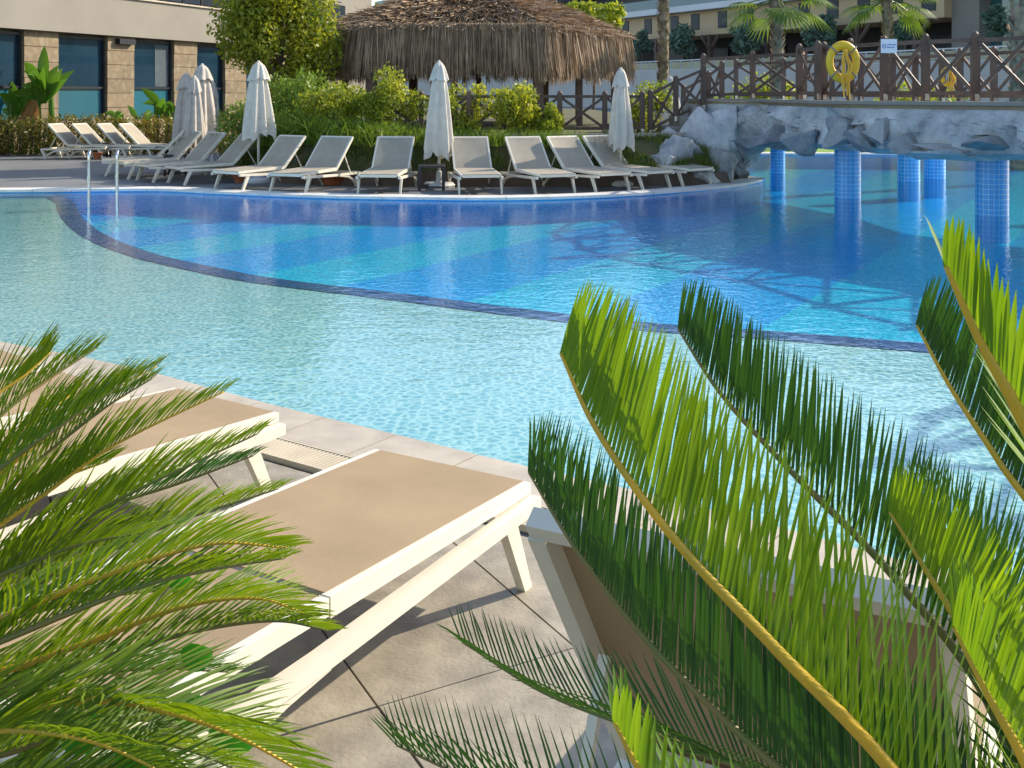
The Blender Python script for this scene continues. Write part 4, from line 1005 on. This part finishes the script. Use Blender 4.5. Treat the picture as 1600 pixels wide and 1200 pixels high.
for px, hh, lab in ((180, 1.75, 'small upright banana shoot before the second stone pier'), (213, 1.7, 'low banana shoot at the teal window'), (243, 2.5, 'slender banana plant in front of teal window'), (262, 2.0, 'leaning banana plant beside the clustered parasols'), (-4, 1.7, 'low banana shoot at dark window edge')):
    p = P(px, 190, 32.2); banana((p.x, p.y, 0), hh, 5, lab)
# palms
def palm(px, Y, rw, zc, label, fr=26, fl=1.7):
    x = (px-800)*Y/F; root = wroot('fan_palm', (x, Y, 0), label, 'palm', 'palms between bridge and hotel'); q = MB()
    n = int(zc/.16); prof = []
    q.tube([(x, Y, -.1), (x+.03, Y, zc*.5), (x, Y, zc)], [rw*1.05, rw*.95, rw*.9], 12); tr = q.build('trunk', M['palmbark'], root)
    b = MB()
    for i in range(n*9):                      # old leaf bases
        a = random.uniform(0, 2*PI); z = random.uniform(.3, zc); d = Vector((math.cos(a), math.sin(a), 0)); p = Vector((x, Y, z))+d*rw*.9
        s = Vector((-d.y, d.x, 0)); w_ = .07; b.add([p-s*w_, p+s*w_, p+s*.03+d*.08+Vector((0, 0, .17)), p-s*.03+d*.08+Vector((0, 0, .17))], [(0, 1, 2, 3)])
    o_ = b.build('leaf_bases', M['palmbark'], tr); tag(o_, kind='stuff')
    for i in range(fr):
        a = 2*PI*i*.381966; el = random.uniform(-.75, 1.3); d = Vector((math.cos(a)*math.cos(el), math.sin(a)*math.cos(el), math.sin(el))); m = MB()
        b0 = Vector((x, Y, zc)); hub = b0+d*fl*.55; m.tube([b0, b0+d*fl*.3+Vector((0, 0, .05)), hub], [.025, .02, .015], 5)
        s = d.cross(Vector((0, 0, 1))).normalized()
        if s.length < .1: s = Vector((1, 0, 0))
        for k in range(17):
            g = (k-8)/8*1.5; dd = (d*math.cos(g)+s*math.sin(g)).normalized(); L = fl*.55*(1-.25*abs(k-8)/8); t_ = hub+dd*L+Vector((0, 0, -.28*L)); mid_ = hub+dd*L*.55; sw = dd.cross(d.cross(s)).normalized()*.035
            m.add([hub, mid_-sw, t_, mid_+sw], [(0, 1, 2, 3)])
        m.build('frond', M['leaf_palm'], root)
palm(1036, 38, .185, 7.5, 'tall palm with rough trunk just right of the thatched pavilion'); palm(1214, 30.5, .18, 4.5, 'short palm with full fan crown between the olive shrubs'); palm(1386, 36, .165, 5.0, 'palm with sunlit fan crown behind the white sign'); palm(1592, 26, .23, 6.5, 'stout palm trunk rising behind the bridge railing near hotel side wall')
tree('round_tree', (4.6, 60, 0), (4.6, 60, 6.0), (1.9, 1.6, 1.2), 2500, .3, M['leaf_bush'], 'small bright green tree peeping over the thatched roof slope', lobes=12)
tree('round_tree', (-7.0, 58, 0), (-7.0, 58, 4.6), (3.0, 2, 2.0), 2500, .3, M['leaf_tree'], 'dark tree filling the gap between leafy tree and thatch', lobes=14)
for i, (px, lab) in enumerate(((1190, 'low shrub seen through the far bridge railing'), (1440, 'wide low shrub beyond far railing below the hotel terrace'))):
    Y = 45; x = (px-800)*Y/F; tree('low_shrub', (x, Y, 0), (x, Y, 1.2), (2.2, 1.5, 1.3), 2500, .2, M['leaf_bush'], lab, 'shrub', lobes=14, stems=8)
A = Vector((14.9, 31.8, 0)); lounger((A.x, A.y, 0), math.radians(20), 1.0, 'white lounger on the lawn side past the last bridge column', group='loungers beyond the bridge')

# ================================================================== CYCADS (foreground)
_leaf_me = {}
def leaflet_geo(L, wd, curl, nseg=6):
    """blade along +X, width along Y, curling to -Z; slightly folded along its midrib"""
    vs = []; fs = []
    for i in range(nseg+1):
        u = i/nseg; w_ = wd*(.55+.9*u-.2*u*u if u < .3 else (.80+.06*(1-u))*(1-((u-.3)/.7)**2.6))+.0003
        z = -curl*L*u*u
        vs += [(L*u, -w_/2, z+w_*.12), (L*u, 0, z), (L*u, w_/2, z+w_*.12)]
    for i in range(nseg): a = 3*i; fs += [[a, a+3, a+4, a+1], [a+1, a+4, a+5, a+2]]
    return vs, fs
def frond(root, pts, n, Lmax, wd, up, vee, sweep, mat, rmat, singles=False, curl=.12, r0=.006, side=(1, 1), Lprof=None, seed=0):
    rs = random.Random(seed+len(pts)*17+n)
    cur = cat_curve(pts, n); m = len(cur)
    rad = [r0*(1-.8*i/(m-1)) for i in range(m)]
    rc = MB().tube(cur, rad, 7).build('frond', rmat, root, None, True)
    acc_v, acc_f = [], []
    upv = Vector(up)
    for i in range(1, m):
        u = i/(m-1); t = (cur[min(i+1, m-1)]-cur[max(i-1, 0)]).normalized(); b = t.cross(upv).normalized(); nn = b.cross(t).normalized()
        env = (Lprof(u) if Lprof else min(1, .45+1.6*u)*min(1, .30+2.2*(1-u)))
        for sgn in (-1, 1):
            if not side[0 if sgn < 0 else 1]: continue
            sw = sweep*(1-.3*u)+rs.uniform(-.03, .03); ve = vee+rs.uniform(-.05, .05)
            d = (t*math.cos(sw)+(b*sgn*math.cos(ve)+nn*math.sin(ve))*math.sin(sw)).normalized()
            L = Lmax*env*rs.uniform(.95, 1.04); zax = nn*math.cos(ve)-b*sgn*math.sin(ve); zax = (zax-d*zax.dot(d)).normalized(); yax = zax.cross(d).normalized()
            tw = .35+rs.uniform(-.2, .2); zax = (zax*math.cos(tw)+yax*sgn*math.sin(tw)).normalized(); yax = zax.cross(d).normalized()
            vs, fs = leaflet_geo(L, wd*rs.uniform(.85, 1.1)*(1-.5*u), curl*rs.uniform(.6, 1.4))
            o_ = cur[i]+t*(rs.uniform(-.2, .2)*.004)
            W_ = [tuple(o_+d*x+yax*y+zax*z) for x, y, z in vs]
            if singles:
                me = fast_mesh('leaflet', W_, fs, mat, True); link('leaflet', me, rc)
            else:
                k = len(acc_v); acc_v += W_; acc_f += [[k+q_ for q_ in f_] for f_ in fs]
    if not singles and acc_v:
        o_ = link('leaflets', fast_mesh('leaflets', acc_v, acc_f, mat, True), rc); tag(o_, kind='stuff')
    return rc
def PX(lst): return [P(x, y, d) for x, y, d in lst]
def trunk(root, c, top):
    c = Vector(c); q = MB(); q.tube([c, c+Vector((0, 0, top*.6)), c+Vector((0, 0, top))], [.15, .14, .10], 12); tr = q.build('trunk', M['cycadbark'], root)
    b = MB()
    for i in range(90):
        a = i*2.39996; z = top*(.05+.95*i/90); d = Vector((math.cos(a), math.sin(a), 0)); p = c+Vector((0, 0, z))+d*.12
        b.bar(p, p+d*.06+Vector((0, 0, .05)), .03, .02, .012, .01)
    o_ = b.build('leaf_bases', M['cycadbark'], tr); tag(o_, kind='stuff')
LG, LD = M['leaf_cycad'], M['leaf_cycad_shaded']; RG, RD = M['rachis'], M['rachis_dark']
RC = P(1650, 1560, 1.15); rc_ = wroot('cycad', (RC.x, RC.y, 0), 'large cycad with bright backlit fronds in front of the raised lounger', 'cycad', 'cycads framing the view')
trunk(rc_, (RC.x, RC.y, -.05), RC.z+.05)
hub = (1650, 1540, 1.14)
UP = (0, .15, 1)
frond(rc_, PX([hub, (1400, 1212, 1.02), (1210, 1012, .98), (1050, 838, .98), (935, 676, 1.0), (876, 552, 1.02)]), 90, .225, .0082, UP, 1.38, 1.12, LG, RG, True, .04, .0085, Lprof=lambda u: min(1, .5+3*u)*(.30+.70*(1-u)**.6), seed=1)
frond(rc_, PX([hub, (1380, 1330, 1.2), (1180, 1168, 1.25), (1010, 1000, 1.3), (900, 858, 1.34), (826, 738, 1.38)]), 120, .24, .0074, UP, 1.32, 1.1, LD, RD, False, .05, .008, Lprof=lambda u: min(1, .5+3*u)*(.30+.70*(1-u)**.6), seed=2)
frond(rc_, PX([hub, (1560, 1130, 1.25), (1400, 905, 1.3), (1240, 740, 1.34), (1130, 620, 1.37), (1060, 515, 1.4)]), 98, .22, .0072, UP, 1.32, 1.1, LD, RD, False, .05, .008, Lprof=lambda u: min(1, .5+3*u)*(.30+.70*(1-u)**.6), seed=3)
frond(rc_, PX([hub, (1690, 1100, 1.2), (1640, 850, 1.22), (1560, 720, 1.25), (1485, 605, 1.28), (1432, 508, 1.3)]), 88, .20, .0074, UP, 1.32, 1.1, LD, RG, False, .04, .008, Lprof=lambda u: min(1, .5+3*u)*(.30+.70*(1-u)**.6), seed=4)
frond(rc_, PX([hub, (1720, 1000, .9), (1660, 790, .82), (1590, 640, .80), (1530, 530, .80), (1478, 416, .80)]), 50, .13, .012, UP, .75, .62, LG, RG, False, .02, .010, Lprof=lambda u: min(1, .5+3*u)*(.30+.70*(1-u)**.6), seed=5)
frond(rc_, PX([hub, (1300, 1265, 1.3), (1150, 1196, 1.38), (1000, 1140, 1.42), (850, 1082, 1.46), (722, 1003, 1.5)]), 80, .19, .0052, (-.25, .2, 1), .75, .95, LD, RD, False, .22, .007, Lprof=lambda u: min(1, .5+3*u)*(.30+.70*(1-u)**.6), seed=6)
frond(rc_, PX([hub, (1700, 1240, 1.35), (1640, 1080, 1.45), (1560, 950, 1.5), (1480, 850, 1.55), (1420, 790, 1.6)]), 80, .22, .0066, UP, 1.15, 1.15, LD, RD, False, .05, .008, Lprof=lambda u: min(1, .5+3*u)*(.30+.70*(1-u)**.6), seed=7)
frond(rc_, PX([hub, (1350, 1500, .8), (1150, 1340, .75), (1020, 1230, .72), (960, 1130, .72)]), 32, .10, .0085, UP, .95, .85, LG, RG, False, .03, .007, Lprof=lambda u: min(1, .5+3*u)*(.30+.70*(1-u)**.6), seed=8)
frond(rc_, PX([hub, (1350, 1480, 1.3), (1000, 1340, 1.4), (780, 1240, 1.45), (620, 1165, 1.5)]), 60, .20, .0060, (-.1, .2, 1), 1.0, 1.05, LD, RD, False, .05, .007, Lprof=lambda u: min(1, .5+3*u)*(.30+.70*(1-u)**.6), seed=9)
frond(rc_, PX([hub, (1660, 1330, .95), (1600, 1190, .92), (1540, 1080, .92), (1490, 980, .93)]), 54, .17, .0078, UP, .95, .9, LG, RG, False, .04, .008, Lprof=lambda u: min(1, .5+3*u)*(.30+.70*(1-u)**.6), seed=10)
frond(rc_, PX([hub, (1640, 1290, 1.12), (1570, 1120, 1.12), (1500, 980, 1.14), (1440, 880, 1.16), (1390, 800, 1.18)]), 70, .17, .0068, UP, 1.2, 1.1, LG, RG, False, .04, .008, Lprof=lambda u: min(1, .5+3*u)*(.30+.70*(1-u)**.6), seed=11)
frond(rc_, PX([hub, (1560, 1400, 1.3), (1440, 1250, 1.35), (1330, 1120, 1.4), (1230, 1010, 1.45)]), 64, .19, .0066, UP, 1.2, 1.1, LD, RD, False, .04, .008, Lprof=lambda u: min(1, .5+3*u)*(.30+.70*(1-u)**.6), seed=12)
# left cycad
LC = P(-330, 1080, 1.55); lc = wroot('cycad', (LC.x, LC.y, 0), 'spreading cycad with long drooping green fronds over the flat loungers', 'cycad', 'cycads framing the view')
trunk(lc, (LC.x, LC.y, -.05), LC.z+.05)
hl_ = (-330, 1060, 1.55)
UL = (-.35, .25, 1)
lf = [([hl_, (-140, 790, 1.75), (-30, 640, 1.85), (40, 585, 1.9), (78, 551, 1.93)], 60, LG, .13),
      ([hl_, (-120, 830, 1.6), (0, 732, 1.65), (110, 655, 1.7), (194, 598, 1.75)], 70, LG, .14),
      ([hl_, (-100, 890, 1.6), (65, 775, 1.68), (185, 692, 1.74), (350, 612, 1.82)], 88, LG, .14),
      ([hl_, (-80, 930, 1.5), (93, 831, 1.55), (230, 758, 1.6), (402, 678, 1.68)], 92, LG, .14),
      ([hl_, (-20, 900, 1.75), (150, 800, 1.8), (280, 755, 1.85), (396, 712, 1.9)], 70, LD, .12),
      ([hl_, (-60, 960, 1.6), (130, 880, 1.62), (270, 818, 1.66), (434, 764, 1.72)], 88, LG, .13),
      ([hl_, (-120, 1010, 1.3), (0, 966, 1.28), (170, 897, 1.28), (330, 850, 1.32), (450, 856, 1.36)], 88, LG, .12),
      ([hl_, (-100, 1040, 1.25), (0, 1002, 1.25), (204, 921, 1.27), (330, 890, 1.29), (444, 872, 1.32)], 84, LG, .10),
      ([hl_, (-60, 1060, 1.45), (120, 1010, 1.47), (280, 950, 1.5), (400, 935, 1.52), (485, 962, 1.54)], 84, LG, .13),
      ([hl_, (-60, 1080, 1.5), (150, 1030, 1.5), (310, 985, 1.52), (430, 970, 1.54), (512, 985, 1.56)], 80, LG, .11),
      ([hl_, (-80, 1120, 1.3), (130, 1094, 1.26), (260, 1112, 1.25), (380, 1155, 1.26), (520, 1235, 1.28)], 96, LG, .14),
      ([hl_, (-80, 1180, 1.35), (110, 1150, 1.35), (270, 1165, 1.36), (400, 1215, 1.38)], 80, LG, .12),
      ([hl_, (-100, 1250, 1.25), (60, 1225, 1.22), (220, 1230, 1.2), (360, 1280, 1.22)], 70, LG, .13),
      ([hl_, (-80, 850, 1.8), (60, 720, 1.9), (160, 640, 1.95), (240, 590, 2.0)], 60, LG, .11),
      ([hl_, (-120, 880, 1.65), (0, 800, 1.7), (90, 750, 1.75), (170, 720, 1.8)], 60, LG, .13),
      ([hl_, (-100, 950, 1.5), (20, 890, 1.5), (130, 850, 1.52), (240, 830, 1.55)], 66, LG, .14),
      ([hl_, (-100, 1150, 1.2), (20, 1140, 1.18), (150, 1160, 1.18), (260, 1210, 1.2)], 66, LG, .13),
      ([hl_, (-140, 1330, 1.3), (0, 1320, 1.3), (160, 1320, 1.3), (320, 1340, 1.32)], 76, LG, .14),
      ([hl_, (-60, 760, 1.9), (30, 680, 1.95), (80, 640, 2.0), (120, 610, 2.05)], 50, LG, .12),
      ([hl_, (-100, 1010, 1.7), (40, 960, 1.75), (180, 930, 1.8), (300, 920, 1.85)], 76, LD, .13),
      ([hl_, (-100, 1100, 1.6), (60, 1070, 1.65), (220, 1045, 1.7), (360, 1050, 1.75)], 80, LD, .13),
      ([hl_, (-100, 1180, 1.55), (60, 1140, 1.6), (220, 1125, 1.65), (370, 1150, 1.7)], 80, LG, .13),
      ([hl_, (-100, 1240, 1.5), (60, 1210, 1.52), (220, 1200, 1.55), (400, 1225, 1.58)], 80, LD, .13),
      ([hl_, (-110, 770, 1.9), (0, 650, 2.0), (80, 590, 2.08), (150, 545, 2.15)], 60, LG, .13),
      ([hl_, (-90, 820, 1.9), (50, 700, 2.0), (150, 625, 2.08), (245, 572, 2.15)], 66, LG, .13)]
for i, (pts, n_, mt, L_) in enumerate(lf):
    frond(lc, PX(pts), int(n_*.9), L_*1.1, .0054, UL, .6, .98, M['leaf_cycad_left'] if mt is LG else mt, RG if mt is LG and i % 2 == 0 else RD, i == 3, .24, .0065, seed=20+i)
# broad leaved weeds under the left cycad
bl = wroot('broadleaf_weed', tuple(G(150, 1190, .0)), 'broad bright green leaves poking up beneath the left cycad', 'plant')
bb = Vector(bl.location)
for x, y, d, L_, W_, dx in ((150, 1165, 1.5, .075, .05, -.6), (330, 1165, 1.45, .08, .05, .9), (275, 1120, 1.55, .06, .04, .7), (240, 1200, 1.4, .07, .045, -.7), (265, 915, 1.75, .04, .05, .8), (290, 1040, 1.6, .05, .04, .5), (70, 1175, 1.5, .06, .035, -.3)):
    p = P(x, y, d); vs, fs = blade(p, (dx, .25, .45), L_, W_, .35, (0, -.8, .6), 8, .15); q = MB(); q.v = [tuple(v_) for v_ in vs]; q.f = fs; q.build('leaf', M['leaf_broad'], bl, None, True)
    st_ = MB(); st_.tube([bb+Vector((0, 0, -.02)), bb.lerp(p, .5)+Vector((0, 0, .1)), p], [.006, .005, .003], 5); st_.build('stalk', M['rachis_dark'], bl)
for o in bpy.data.objects:
    if '_world' in o: del o['_world']
